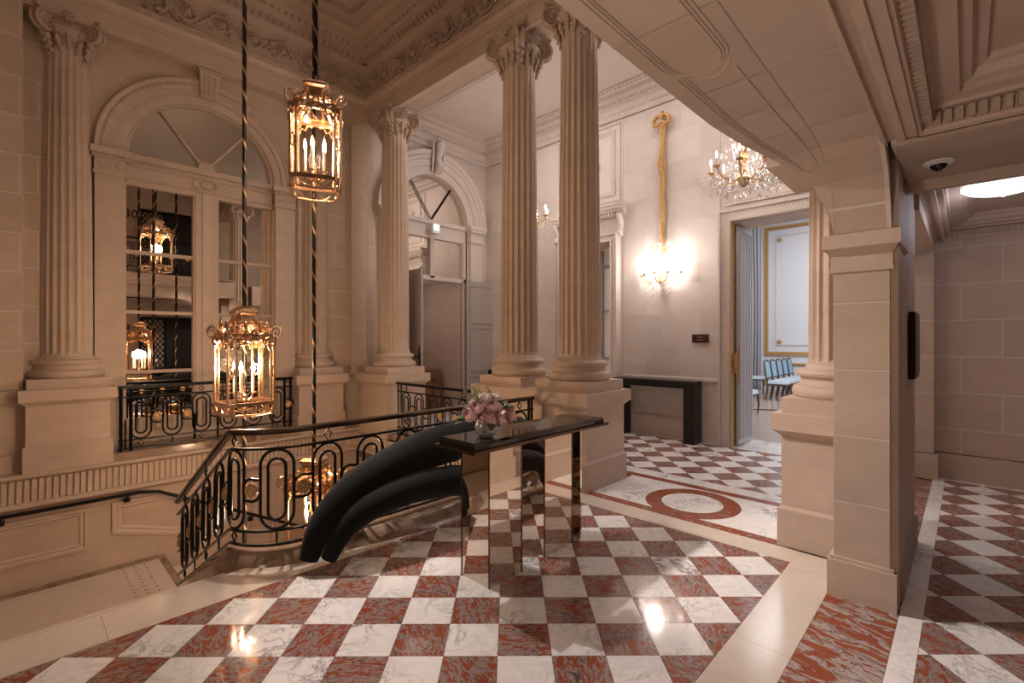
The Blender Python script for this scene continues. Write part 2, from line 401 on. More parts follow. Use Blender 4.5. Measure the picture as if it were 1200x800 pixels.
# threshold panel with ring inlay
TX0,TX1,TY0,TY1=4.107,5.183,1.0,2.96
bx=.115
C=((TX0+TX1)/2-.04,1.955); ro,ri=.44,.285
for poly in (rect(TX0,TX1,TY0,TY0+.06),rect(TX0,TX1,TY1-.10,TY1)): piece('red_border',poly,M['redring'],ves)
for poly in (rect(TX0,TX0+bx,TY0+.06,TY1-.10),rect(TX1-bx,TX1,TY0+.06,TY1-.10)): piece('red_border',poly,M['redring'],ves)
n=48
ring=MB(); rows=[[(C[0]+r*math.cos(2*PI*k/n),C[1]+r*math.sin(2*PI*k/n),z) for k in range(n)] for r,z in ((ri,-.02),(ri,.0006),(ro,.0006),(ro,-.02))]
ring.grid(rows,True).build('red_ring',M['redring'],ves)
MB().prism([(C[0]+(ri-.002)*math.cos(2*PI*k/n),C[1]+(ri-.002)*math.sin(2*PI*k/n)) for k in range(n)],-.02,.0008).build('white_disc',M['white'],ves)
for y0,y1 in ((TY0+.06,C[1]),(C[1],TY1-.10)): piece('white_slab',rect(TX0+bx+.001,TX1-bx-.001,y0+.001,y1-.001),M['white'],ves)
sal=struct(slab('floor',rect(7.45,17.2,-6,6.2),-.4,-.002,M['parquet']))
piece('white_slab',rect(7.45,8.2,.9,2.62),M['white'],sal,.001)

# ---- stair well below the hall: landing, flights, wall below
land=struct(MB().box(-3,1.36,5.62,7.66,-1.5,-1.262).build('floor',M['grout']))
piece2=lambda nm,poly,z,m: MB().prism(poly,z-.03,z).build(nm,m,land)
for a,b in ((-3,-.9),(-.9,1.30)): piece2('stone_slab',rect(a+.001,b-.001,5.6,7.57),-1.232,M['cream'])
for y0 in (7.60,): MB().box(-3,1.30,7.57,7.66,-1.262,-1.205).build('dark_edge',M['brownmarble'],land)
MB().box(1.30,1.37,5.6,7.66,-1.262,-1.225).build('dark_edge',M['brownmarble'],land)
for c in range(3):
    for r in range(9):
        x=.93+c*.105; y=6.62+r*.11
        MB().lathe([(.011,0),(.011,.004),(.006,.007)],(0,0,0),8).build('tactile_stud',M['brownmarble'],land,loc=(x,y,-1.232))
st=struct(empty('staircase',(0,3.66,-1.26)))
for k in range(7): MB().box(-3,1.05,k*.28,(k+1)*.28+.02,-.14,1.26-(k+1)*.1575).build('step',M['cream'],st)
for k in range(10): MB().box(1.37+k*.30,1.37+(k+1)*.30+.02,1.95,3.98,-2.2,-(k+1)*.16).build('step',M['cream'],st)
low=struct(MB().box(-4,7.4,3.4,8.2,-3.6,-3.4).build('floor',M['stone']))

# ---- wall_left: arched mirror window, dado, fluted band, panels below
YB=8.0
wl=struct(empty('wall_left',(0,0,0)))
def part(mb,name,m,parent,smooth=False,kind=None): return mb.build(name,m,parent,smooth,kind=kind)
arch_wall(WY(YB),.56,3.30,0.1,5.42,1.93,.93,4.03).build('masonry',M['joint'],wl)
MB(WY(YB)).box(-3.2,.56,0,.05,.1,5.5).box(3.30,4.6,0,.05,.1,5.5).build('backing',M['joint'],wl)
MB(WY(7.76)).box(-3.2,4.9,-.3,.0,5.42,5.9).build('architrave_block',M['stone'],wl)
ashlar(WY(YB-.05),-.05,.66,1.12,5.42,.44,.5,wl,M['stone'])
ashlar(WY(YB-.05),3.22,4.6,1.12,5.42,.44,.62,wl,M['stone'])
# spandrel stones over the arch
part(arch_wall(WY(YB-.05),.66,3.22,4.03,5.42,1.93,1.20,4.03,.02),'spandrel',M['stone'],wl)
# pier at far left
MB(WY(7.74)).box(-3.2,.06,-.3,0,.1,7).build('backing',M['joint'],wl)
ashlar(WY(7.74),-2.2,.075,1.04,6.9,.44,.9,wl,M['stone'],.03)
sweep([(-3.2,7.70),(.075,7.70)],[(0,.10),(0,.30),(-.03,.32),(-.03,.86),(0,.90),(.03,.96),(.03,1.03),(-.04,1.04)]).build('dado',M['stone'],wl)
MB().box(.05,.09,7.72,8.0,.1,1.04).build('dado_return',M['stone'],wl)
# dado beside/under window and corner
MB(WY(7.90)).box(3.9,4.45,-.1,0,.1,1.02).build('dado',M['stone'],wl)
sweep([(3.9,7.90),(4.40,7.90)],[(0,.94),(.04,.98),(.04,1.03),(-.1,1.04)]).build('dado_cap',M['stone'],wl)
# corner pilaster strip
MB(WY(YB)).box(4.12,4.42,0,.14,1.03,5.45).build('pilaster_strip',M['stone'],wl)
# fluted band and ledge, then lower wall with raised panels
Yb=7.62
MB(WY(Yb)).box(-3.2,4.25,-.5,0,-.30,.10).build('ledge_block',M['stone'],wl)
sweep([(-3.2,Yb),(4.20,Yb)],[(0,-.30),(.05,-.27),(.05,-.24),(.02,-.22)]).build('band_moulding',M['stone'],wl)
sweep([(-3.2,Yb),(4.20,Yb)],[(.02,.035),(.05,.05),(.07,.07),(.07,.10),(-.1,.105)]).build('band_moulding',M['stone'],wl)
fl_=MB(WY(Yb))
for k in range(112):
    u=-2.4+k*.059
    fl_.frustum(u,u+.042,0,.022,-.215,u+.004,u+.038,0,.022,.03)
fl_.build('flutes',M['stone'],wl,kind='stuff')
MB(WY(7.66)).box(-3.2,4.3,-.4,0,-3.5,-.30).build('lower_wall',M['stone'],wl)
def frame_prof(T,u0,u1,z0,z1,w_=.05,d_=.025,sk=0):
    mb=MB(T)
    def ringq(i0,i1,d0,d1):
        a=[(u0+i0,z0+i0),(u1-i0,z0+i0-sk),(u1-i0,z1-i0-sk*0),(u0+i0,z1-i0)]; b=[(u0+i1,z0+i1),(u1-i1,z0+i1-sk),(u1-i1,z1-i1),(u0+i1,z1-i1)]
        mb.grid([[(u,d0,z) for u,z in a],[(u,d1,z) for u,z in b]],True)
    ringq(0,0,0,d_); ringq(0,w_*.35,d_,d_); ringq(w_*.35,w_*.5,d_,d_*.4); ringq(w_*.5,w_*.75,d_*.4,d_*.7); ringq(w_*.75,w_,d_*.7,0)
    return mb
frame_prof(WY(7.66),-1.9,.62,-.92,-.42,.09).build('raised_panel',M['stone'],wl)
frame_prof(WY(7.66),.84,2.5,-.80,-.42,.09,.025,.5).build('raised_panel',M['stone'],wl)
frame_prof(WY(7.66),2.7,4.1,-1.7,-.42,.09,.025,.5).build('raised_panel',M['stone'],wl)
sweep([(-3.2,7.66),(1.3,7.66)],[(0,-1.05),(.012,-1.04),(.012,-1.21)]).build('skirting',M['stone'],wl)

# arch casing, imposts, keystone, jambs
RC=[(.93,-.12),(.93,.05),(.97,.07),(1.03,.07),(1.04,.09),(1.11,.09),(1.12,.11),(1.19,.12),(1.22,.15),(1.24,.15),(1.24,0)]
def bead_arc(T,uc,zc,r,d,n,rad,a0=.02,a1=PI-.02):
    mb=MB(T)
    for i in range(n):
        a=a0+(a1-a0)*i/(n-1); mb.sphere((uc+r*math.cos(a),d,zc+r*math.sin(a)),rad,5,4)
    return mb
part(arch_ring(WY(YB),1.93,4.03,RC),'archivolt',M['stone'],wl,True)
part(bead_arc(WY(YB),1.93,4.03,1.165,.125,70,.018),'egg_moulding',M['carved'],wl,kind='stuff')
part(bead_arc(WY(YB),1.93,4.03,1.035,.085,110,.008),'bead_moulding',M['carved'],wl,kind='stuff')
def keystone(T,uc,z0,z1,w0,w1,d,parent):
    mb=MB(T); mb.v=[]; b=mb.p([(uc-w0,0,z0),(uc+w0,0,z0),(uc+w1,0,z1),(uc-w1,0,z1),(uc-w0,d*.7,z0),(uc+w0,d*.7,z0),(uc+w1,d,z1),(uc-w1,d,z1)])
    for q in ((0,3,2,1),(4,5,6,7),(0,1,5,4),(1,2,6,5),(2,3,7,6),(3,0,4,7)): mb.f.append(tuple(b+i for i in q))
    for s_ in (-1,0,1):
        for k in range(6): mb.sphere((uc+s_*w0*.62,d*(.72+.25*k/6),z0+(z1-z0)*(.12+.14*k)),w0*.24,6,4)
    mb.box(uc-w1-.02,uc+w1+.02,0,d+.02,z1,z1+.03)
    mb.build('keystone',M['carved'],parent)
keystone(WY(YB),1.93,5.05,5.38,.10,.13,.24,wl)
for s_ in (-1,1):
    u0=1.93+s_*1.08
    mb=MB(WY(YB)); mb.box(u0-.15,u0+.15,0,.10,1.0,3.70); mb.box(u0-.17,u0+.17,0,.13,3.70,3.74); mb.box(u0-.155,u0+.155,0,.11,3.74,3.90)
    mb.box(u0-.18,u0+.18,0,.15,3.90,3.95); mb.box(u0-.20,u0+.20,0,.17,3.95,4.03)
    for k in range(8): mb.sphere((u0-.15+.043*k,.16,3.93),.017,5,4)
    for k in range(3): mb.sphere((u0-.09+.09*k,.12,3.82),.024,5,4,1.6)
    mb.build('impost',M['stone'],wl)
# window_1: mirror-glazed casement
w1=struct(empty('window_1',(1.93,YB+.03,0)))
w1b=MB(lambda u,d,z:(u-1.93,-d,z))
WT=lambda u,d,z:(u-1.93,-d,z)
def fr(u0,u1,z0,z1,d=.05,nm='frame_bar',d0=-.02): MB(WT).box(u0,u1,d0,d,z0,z1).build(nm,M['stone'],w1)
fr(.93,1.02,.1,4.0); fr(2.84,2.93,.1,4.0); fr(1.77,1.80,.1,3.66,.05); fr(1.93-.05,1.93+.05,.1,3.70,.08); fr(2.06,2.09,.1,3.66,.05)
fr(1.80,1.88,.1,3.66,.065); fr(1.98,2.06,.1,3.66,.065)
fr(1.00,2.86,3.66,4.03,.05,'transom'); fr(.95,2.91,3.97,4.05,.09,'transom_moulding'); fr(1.05,2.81,3.72,3.75,.075,'transom_bead'); fr(1.05,2.81,3.90,3.93,.075,'transom_bead')
fr(1.0,2.86,.1,.55,.05,'bottom_rail')
hub=MB(WT); rows=[[(1.93+rx*math.cos(2*PI*k/20),d,3.83+rz*math.sin(2*PI*k/20)) for k in range(20)] for rx,rz,d in ((.17,.095,.05),(.17,.095,.085),(.125,.075,.085),(.115,.065,.06),(.09,.055,.06),(.07,.045,.085),(.01,.01,.095))]
hub.grid(rows,True).build('oval_boss',M['carved'],w1,True)
MB(WT).grid([[(1.93+r*math.cos(PI*k/12),d,4.05+r*math.sin(PI*k/12)) for k in range(13)] for r,d in ((.11,.0),(.11,.08),(.0,.08))]).build('fan_hub',M['stone'],w1)
for z in (1.17,1.97,2.77): fr(1.02,1.80,z-.022,z+.022,.03,'glazing_bar'); fr(2.06,2.84,z-.022,z+.022,.03,'glazing_bar')
zz=[.55,1.17,1.97,2.77,3.66]
for u0,u1 in ((1.02,1.80),(2.06,2.84)):
    for a,b in zip(zz,zz[1:]): MB(WT).box(u0-.01,u1+.01,-.012,0,a-.005,b+.005).build('pane',M['mirror'],w1)
MB(WT).box(1.80,2.06,-.015,-.001,.4,3.7).build('pane_backing',M['stone'],w1)
fm=mat('fan_mirror',(.66,.62,.55),.06,1); M['fanmirror']=fm; fm.node_tree.nodes['Principled BSDF'].inputs['Roughness'].default_value=.32
for a0,a1 in ((0,R(52)),(R(52),R(128)),(R(128),PI)):
    A=arc(1.93,4.05,.93,a0,a1,10); MB(WT).face([(1.93,0,4.05)]+[(x,0,z) for x,z in A]).build('fan_pane',M['fanmirror'],w1)
for a in (R(52),R(128)):
    c,s_=math.cos(a),math.sin(a); q=.018
    MB(WT).face([(1.93-s_*q,.03,4.05+c*q),(1.93+s_*q,.03,4.05-c*q),(1.93+s_*q+.93*c,.03,4.05-c*q+.93*s_),(1.93-s_*q+.93*c,.03,4.05+c*q+.93*s_)]).build('fan_bar',M['stone'],w1)
part(arch_ring(WT,1.93,4.05,[(.93,-.02),(.93,.05),(.89,.05),(.88,.03),(.88,-.02)]),'fan_frame',M['stone'],w1,True)

# ---- entablature of the stair well (left wall + colonnade), frieze carving, cornice, ceiling
trim=struct(empty('trim_1',(0,0,0)))
EP=[(-4,7.72),(4.34,7.72),(4.34,-1.6)]
sweep(EP,[(-.04,5.42),(0,5.42),(0,5.66),(.015,5.665),(.015,5.74),(.05,5.78),(.06,5.83),(.06,5.86),(-.03,5.87),(-.03,6.34),(.03,6.36),(.05,6.40),(.05,6.42),(.13,6.48),(.15,6.56),(.26,6.60),(.30,6.70),(.40,6.74),(.42,6.80),(.62,6.82),(.62,6.86)]).build('entablature',M['stone'],trim)
def along(path,o,step,fn,z,first=.1):
    pts=offs(path,o)
    for a,b in zip(pts,pts[1:]):
        L=math.hypot(b[0]-a[0],b[1]-a[1]); n_=int(L/step); dx,dy=(b[0]-a[0])/L,(b[1]-a[1])/L
        for k in range(n_): t=(k+.5)*L/n_; fn((a[0]+dx*t,a[1]+dy*t,z),(dx,dy))
EPV=[(-1.5,7.72),(4.34,7.72),(4.34,.6)]
mb=MB(); along(EPV,.058,.052,lambda c,d:mb.sphere(c,.021,5,4),5.805); mb.build('egg_moulding',M['carved'],trim,kind='stuff')
mb=MB(); along(EPV,.012,.03,lambda c,d:mb.sphere(c,.008,4,3),5.662); mb.build('bead_moulding',M['carved'],trim,kind='stuff')
def dent(mbx,w_,dp,h):
    def f(c,d):
        nx,ny=d[1],-d[0]; q=[]
        for (s_,t) in ((-w_,0),(w_,0),(w_,dp),(-w_,dp)): q.append((c[0]+d[0]*s_+nx*t,c[1]+d[1]*s_+ny*t))
        mbx.prism(q,c[2]-h,c[2]+h)
    return f
mb=MB(); along(EPV,.05,.105,dent(mb,.027,.085,.042),6.455); mb.build('dentils',M['carved'],trim,kind='stuff')
mb=MB(); along(EPV,.22,.10,lambda c,d:mb.sphere(c,.034,6,5,.8,.8,1.25),6.575); mb.build('leaf_moulding',M['carved'],trim,kind='stuff')
mb=MB(); along(EPV,.60,.07,lambda c,d:mb.sphere(c,.022,5,4),6.80); mb.build('upper_bead',M['carved'],trim,kind='stuff')
# carved rinceau frieze
mb=MB(); rnd=random.Random(3)
def rince(c,d):
    sg=1 if rince.k%2 else -1; rince.k+=1
    nx,ny=d[1],-d[0]
    P=lambda s_,h,o:(c[0]+d[0]*s_+nx*o*2,c[1]+d[1]*s_+ny*o*2,c[2]+h)
    path=[]
    for i in range(26):
        a=i/25*2.6*PI; r=.155*(1-i/25*.80)
        path.append(P(math.cos(a+PI)*r, sg*math.sin(a+PI)*r*.95+ (0), .012))
    mb.tube(path,[.026-.014*i/25 for i in range(26)],5)
    mb.sphere(P(0,0,.02),.045,7,5)
    for k in range(6): a=k*PI/3; mb.sphere(P(.055*math.cos(a),.055*math.sin(a),.02),.022,5,4)
    for k in range(5):
        a=rnd.uniform(0,2*PI); mb.sphere(P(.17*math.cos(a),.155*math.sin(a),.01),rnd.uniform(.022,.04),6,4,1.4,1.4,.8)
    mb.tube([P(-.17,-sg*.02,.01),P(-.24,sg*.05,.012),P(-.30,sg*.10,.01)],[.022,.018,.008],5)
rince.k=0
along(EPV,-.03,.40,rince,6.10); mb.build('rinceau_carving',M['carved'],trim,True,kind='stuff')
mb=MB()
def cherub(c,d):
    nx,ny=d[1],-d[0]; P=lambda s_,h,o:(c[0]+d[0]*s_+nx*o,c[1]+d[1]*s_+ny*o,c[2]+h)
    mb.sphere(P(0,.02,.02),.06,8,6,1,1,1.5); mb.sphere(P(0,.14,.035),.04,7,5)
    for s_ in (-1,1):
        mb.tube([P(s_*.04,.06,.03),P(s_*.11,.09,.03),P(s_*.16,.02,.02)],[.025,.02,.015],5); mb.tube([P(s_*.03,-.05,.03),P(s_*.07,-.13,.03),P(s_*.12,-.17,.02)],[.03,.024,.014],5)
along(EPV,-.03,1.6,cherub,6.08); mb.build('carved_figures',M['carved'],trim,True,kind='stuff')
# colonnade beam body with panelled soffit
MB().box(4.36,4.85,-1.6,8.0,5.48,6.0).box(4.40,4.85,-1.6,8,6.0,6.9).build('beam',M['stone'],trim)
frame_prof(lambda u,d,z:(z,u,5.48-d),4.7,6.9,4.43,4.78,.06,.02).build('soffit_panel',M['plaster'],trim)
frame_prof(lambda u,d,z:(z,u,5.48-d),1.2,2.85,4.43,4.78,.06,.02).build('soffit_panel',M['plaster'],trim)
cl=struct(MB().box(-4.2,4.4,-1.8,8.2,6.86,7.0).build('ceiling',M['ceil']))
mb=MB(lambda u,d,z:(u,z,6.86-d)); 
frame_prof(lambda u,d,z:(u,z,6.86-d),-3.2,3.5,-.8,6.88,.10,.05).build('ceiling_moulding',M['ceil'],cl)
frame_prof(lambda u,d,z:(u,z,6.86-d),-2.9,3.2,-.5,6.58,.05,.03).build('ceiling_moulding',M['ceil'],cl)

# colonnade side of the well: slab edge, fluted band
sb=struct(empty('wall_well',(0,0,0)))
MB().box(4.10,4.9,3.66,8.0,-.30,.0).build('slab_edge',M['stone'],sb)
MB().box(4.15,4.9,3.4,8.0,-3.5,-.30).build('lower_wall',M['stone'],sb)
mb=MB(WX(4.10))
for k in range(66): u=3.72+k*.059; mb.frustum(u,u+.042,0,.022,-.215,u+.004,u+.038,0,.022,.0)
mb.build('flutes',M['stone'],sb,kind='stuff')
sweep([(4.10,7.6),(4.10,3.66)],[(0,-.30),(.05,-.27),(.05,-.24),(.02,-.22)]).build('band_moulding',M['stone'],sb)
MB().box(-4,4.1,3.3,3.58,-3.5,-.41).build('hall_underside',M['stone'],sb)
for (u0,u1) in ((3.8,5.6),(5.8,7.4)): frame_prof(WX(4.15),u0,u1,-1.1,-.42,.09).build('raised_panel',M['stone'],sb)

# ---- vestibule: wall_back (sconce wall), far arch wall, ceiling, cornice
XB=7.45
wb=struct(empty('wall_back',(0,0,0)))
mb=MB(WX(XB)); mb.box(2.56,4.46,-.45,-.02,0,6); mb.box(5.75,8.0,-.45,-.02,0,6); mb.box(-.7,1.20,-.45,-.02,0,6); mb.box(1.20,2.56,-.45,-.02,3.36,6); mb.box(4.46,5.75,-.45,-.02,3.36,6)
mb.build('backing',M['plaster'],wb)
ashlar(WX(XB+.02),2.72,4.40,1.0,5.52,.50,.62,wb,M['plaster'],.02,.003)
ashlar(WX(XB+.02),-.2,1.05,.3,5.52,.50,.62,wb,M['plaster'],.02,.003)
ashlar(WX(XB+.02),1.05,2.72,4.12,5.52,.50,.62,wb,M['plaster'],.02,.003)
ashlar(WX(XB+.02),5.90,7.98,1.0,5.52,.50,.62,wb,M['plaster'],.02,.003)
MB(WX(XB)).box(4.40,5.90,-.02,0,3.8,5.52).build('overdoor',M['plaster'],wb)
frame_prof(WX(XB),4.56,5.66,4.2,5.36,.08,.03).build('overdoor_panel',M['plaster'],wb)
frame_prof(WX(XB),4.44,5.84,4.08,5.46,.03,.02).build('overdoor_panel',M['plaster'],wb)
mb=MB(WX(XB))
for k in range(9): mb.sphere((5.1+.2*math.sin(k*1.3),.02,4.5+.07*k),.05,6,5,1,1,.8)
mb.tube([(5.1+.22*math.sin(t*.5),.03,4.4+.04*t) for t in range(20)],.02,5); mb.build('carved_relief',M['plaster'],wb,True)
for a,b in ((2.60,4.42),(5.90,7.9)):
    MB(WX(XB)).box(a,b,-.02,.035,0,.30).box(a,b,-.02,.02,.30,.33).build('plinth_course',M['plaster'],wb)
    sweep([(XB,b),(XB,a)],[(0,.93),(.02,.95),(.02,.99),(0,1.0)]).build('dado_rail',M['plaster'],wb)
# door surrounds
def surround(T,u0,u1,zt,parent,w_=.17,d_=.10,m='plaster'):
    for (a,b) in ((u0-w_,u0),(u1,u1+w_)): MB(T).box(a,b,-.02,d_,0,zt+w_).build('architrave',M[m],parent)
    MB(T).box(u0,u1,-.02,d_,zt,zt+w_).build('architrave',M[m],parent)
    mb=MB(T)
    for q,dd in ((0.0,.02),(w_-.03,.035)):
        mb.box(u0-q-.03,u0-q,d_,d_+dd,0,zt+q+.03); mb.box(u1+q,u1+q+.03,d_,d_+dd,0,zt+q+.03); mb.box(u0-q,u1+q,d_,d_+dd,zt+q,zt+q+.03)
    mb.build('architrave_moulding',M[m],parent)
    mb=MB(T); n_=int((zt+w_)/.055)
    for k in range(n_):
        for u in (u0-w_+.06,u1+w_-.06): mb.sphere((u,d_,.05+k*.055),.014,5,4)
    for k in range(int((u1-u0)/.055)): mb.sphere((u0+k*.055,d_,zt+w_-.06),.014,5,4)
    mb.build('leaf_beading',M[m],parent,kind='stuff')
d1=struct(empty('door_1',(0,0,0)))
surround(WX(XB),1.22,2.54,3.36,d1)
MB(WX(XB)).box(1.20,1.22,-.45,0,0,3.36).box(2.54,2.56,-.45,0,0,3.36).build('jamb_lining',M['plaster'],d1)
MB(WX(XB)).box(1.20,2.56,-.45,0,3.34,3.36).build('head_lining',M['plaster'],d1)
MB(WX(XB)).box(2.525,2.545,-.02,.12,0,3.36).build('gilt_edge',M['giltwood'],d1)
lf=MB(lambda x,y,z:(x,y,z)); lf.box(7.50,8.12,2.47,2.51,.02,3.30).build('door_leaf',M['lilac'],d1)
mb=MB()
for k in range(7): x=7.53+k*.085; mb.box(x,x+.05,2.455,2.47,.10,3.24)
mb.build('fluted_panelling',M['lilac'],d1)
MB().box(7.495,7.50,2.455,2.475,.95,1.5).build('brass_plate',M['giltwood'],d1)
MB().tube([(7.44,2.50,1.30),(7.40,2.49,1.30),(7.40,2.49,1.18)],.014,8).box(7.425,7.445,2.47,2.53,1.1,1.4).build('door_handle',M['giltwood'],d1)
# cornice shelf over door_1 and over door_3
def shelf(T,u0,u1,z,parent,br=True):
    mb=MB(T); mb.box(u0+.04,u1-.04,0,.10,z-.16,z-.10); mb.box(u0+.02,u1-.02,0,.14,z-.10,z-.05); mb.box(u0,u1,0,.20,z-.05,z); mb.box(u0-.02,u1+.02,0,.22,z,z+.03)
    n_=int((u1-u0-.1)/.06)
    for k in range(n_): mb.box(u0+.06+k*.06,u0+.095+k*.06,.10,.135,z-.155,z-.105)
    mb.build('door_cornice',M['plaster'],parent)
    for u in ((u0+.10,u1-.10) if br else ()):
        MB(T).tube([(u,.05,z-.52),(u,.11,z-.46),(u,.05,z-.36),(u,.09,z-.26),(u,.15,z-.17),(u,.12,z-.14)],[.03,.05,.045,.05,.06,.03],8).build('console_bracket',M['plaster'],parent,True)
shelf(WX(XB),.78,2.96,4.07,d1,False)
frame_prof(WX(XB),1.10,2.66,3.62,3.86,.05,.03).build('frieze_panel',M['plaster'],d1)
d3=struct(empty('door_3',(0,0,0)))
surround(WX(XB),4.60,5.62,3.36,d3,.14)
shelf(WX(XB),4.30,5.92,3.96,d3)
MB(WX(XB)).box(4.60,5.62,-.42,-.40,0,3.36).build('light_panel',M['salonwall'],d3)
MB(WX(XB)).box(4.60,4.66,-.40,-.10,0,3.36).box(5.56,5.62,-.40,-.10,0,3.36).build('jamb_lining',M['plaster'],d3)
for z in (1.25,2.15,3.0): MB(WX(XB)).box(4.66,5.56,-.395,-.36,z-.02,z+.02).build('glazing_bar',M['greydoor'],d3)
MB(WX(XB)).box(5.05,5.15,-.395,-.35,.02,3.3).build('stile',M['greydoor'],d3)

# far arch wall (same line as the left wall)
wf=struct(empty('wall_far',(0,0,0)))
YF=7.95; UC=5.98
WYF=WY(YF)
arch_wall(WYF,4.6,7.47,0,6,UC,.90,4.08).build('masonry',M['plaster'],wf)
RC2=[(.90,-.15),(.90,.03),(.95,.05),(1.05,.05),(1.06,.08),(1.18,.08),(1.20,.11),(1.30,.13),(1.34,.15),(1.36,.15),(1.36,0)]
part(arch_ring(WYF,UC,4.08,RC2),'archivolt',M['plaster'],wf,True)
part(bead_arc(WYF,UC,4.08,1.27,.13,80,.018),'egg_moulding',M['plaster'],wf,kind='stuff')
kb=MB(WYF); kb.tube([(UC,.10,5.02),(UC,.20,5.12),(UC,.16,5.28),(UC,.22,5.42),(UC,.26,5.55),(UC,.18,5.60)],[.05,.085,.065,.08,.10,.06],10)
for s_ in (-1,1): kb.tube([(UC+s_*.10,.10,5.02),(UC+s_*.13,.16,5.3),(UC+s_*.15,.20,5.58)],[.02,.03,.03],6)
kb.build('keystone',M['plaster'],wf,True)
for s_ in (-1,1):
    u0=UC+s_*1.10
    mb=MB(WYF); mb.box(u0-.17,u0+.17,0,.10,0,3.72); mb.box(u0-.20,u0+.20,0,.14,3.72,3.77); mb.box(u0-.18,u0+.18,0,.12,3.77,3.94); mb.box(u0-.22,u0+.22,0,.17,3.94,4.0); mb.box(u0-.24,u0+.24,0,.19,4.0,4.08)
    mb.build('impost',M['plaster'],wf)
d2=struct(empty('door_2',(0,0,0)))
DT=WY(YF+.10)
def db(u0,u1,z0,z1,nm='frame_bar',m='greydoor',d0=-.02,d=.06): MB(DT).box(u0,u1,d0,d,z0,z1).build(nm,M[m],d2)
db(UC-.90,UC+.90,3.70,4.06,'transom','plaster'); db(UC-.92,UC+.92,3.98,4.07,'transom_moulding','plaster',-.02,.10)
db(UC-.90,UC-.84,0,3.7,m='plaster'); db(UC+.84,UC+.90,0,3.7,m='plaster'); db(UC-.05,UC+.05,2.88,3.7,m='plaster'); db(UC-.9,UC+.9,2.84,2.92,'transom','plaster')
for a,b in ((UC-.84,UC-.05),(UC+.05,UC+.84)): MB(DT).box(a,b,-.015,0,2.92,3.70).build('pane',M['mirror'],d2)
for a0,a1 in ((0,R(55)),(R(55),R(125)),(R(125),PI)):
    A=arc(UC,4.08,.90,a0,a1,10); MB(DT).face([(UC,0,4.08)]+[(x,0,z) for x,z in A]).build('fan_pane',M['mirror'],d2)
for a in (R(55),R(125)):
    c,s_=math.cos(a),math.sin(a); q=.014
    MB(DT).face([(UC-s_*q,.03,4.08+c*q),(UC+s_*q,.03,4.08-c*q),(UC+s_*q+.9*c,.03,4.08-c*q+.9*s_),(UC-s_*q+.9*c,.03,4.08+c*q+.9*s_)]).build('fan_bar',M['darkmetal'],d2)
MB(DT).box(UC-.84,UC+.84,-1.8,-1.78,0,2.9).build('passage_end',M['stone'],d2)
MB(DT).box(UC-.86,UC-.84,-1.8,0,0,2.9).box(UC+.84,UC+.86,-1.8,0,0,2.9).build('passage_side',M['stone'],d2)
MB(DT).box(UC-.86,UC+.86,-1.8,0,2.88,2.92).build('passage_ceiling',M['stone'],d2)
MB(DT).box(UC-.86,UC+.86,-1.8,.1,-.1,-.0).build('passage_floor',M['stone'],d2)
MB(DT).box(UC+.2,UC+.75,-1.78,-1.74,.02,2.5).build('inner_door',M['greydoor'],d2)
def leaf(hx,ang,width,parent,flip):
    e=lambda u,d,z:(hx+math.cos(ang)*u-math.sin(ang)*d*flip, YF-.06+math.sin(ang)*u+math.cos(ang)*d*flip, z)
    l=MB(e).box(0,width,-.02,.02,.02,2.88).build('door_leaf',M['greydoor'],parent)
    for a,b in ((.12,.80),(.90,1.85),(1.95,2.78)): frame_prof(lambda u,d,z:e(u,d+.02,z),.07,width-.07,a,b,.03,.015).build('leaf_panel',M['greydoor'],parent); frame_prof(lambda u,d,z:e(u,-d-.02,z),.07,width-.07,a,b,.03,.015).build('leaf_panel',M['greydoor'],parent)
    MB(e).tube([(width-.06,.03,1.3),(width-.06,.07,1.3),(width-.16,.07,1.3)],.012,6).box(width-.08,width-.04,.02,.03,1.1,1.5).build('door_handle',M['darkmetal'],parent)
leaf(UC+.84,R(-12),.84,d2,1); leaf(UC-.84,R(-96),.84,d2,-1)

# vestibule cornice and ceiling
VC=[(4.86,-.5),(4.86,7.93),(7.43,7.93),(7.43,-.5)]
VC2=[(4.86,7.93),(7.43,7.93),(7.43,-.5)]
t2=struct(empty('trim_2',(0,0,0)))
sweep(VC,[(0,5.52),(.03,5.54),(.03,5.60),(.07,5.64),(.09,5.70),(.09,5.74),(.16,5.80),(.22,5.82),(.24,5.88),(.34,5.92),(.34,5.95),(.42,5.97)]).build('cornice',M['plaster'],t2)
mb=MB(); along(VC2,.09,.085,dent(mb,.024,.05,.03),5.775); mb.build('dentils',M['plaster'],t2,kind='stuff')
mb=MB(); along(VC2,.05,.06,lambda c,d:mb.sphere(c,.02,5,4),5.62); mb.build('egg_moulding',M['plaster'],t2,kind='stuff')
mb=MB(); along(VC2,.30,.08,lambda c,d:mb.sphere(c,.024,5,4),5.90); mb.build('leaf_moulding',M['plaster'],t2,kind='stuff')
c2=struct(MB().box(4.8,7.9,-1,8.4,5.96,6.1).build('ceiling',M['plaster']))

IN_=[(3.60,2.25),(3.52,2.42),(3.43,2.555),(3.29,2.64),(3.15,2.685),(2.88,2.712),(2.52,2.716),(2.17,2.720),(1.61,2.727),(1.0,2.735),(0,2.74),(-2.0,2.74),(-4,2.74)]
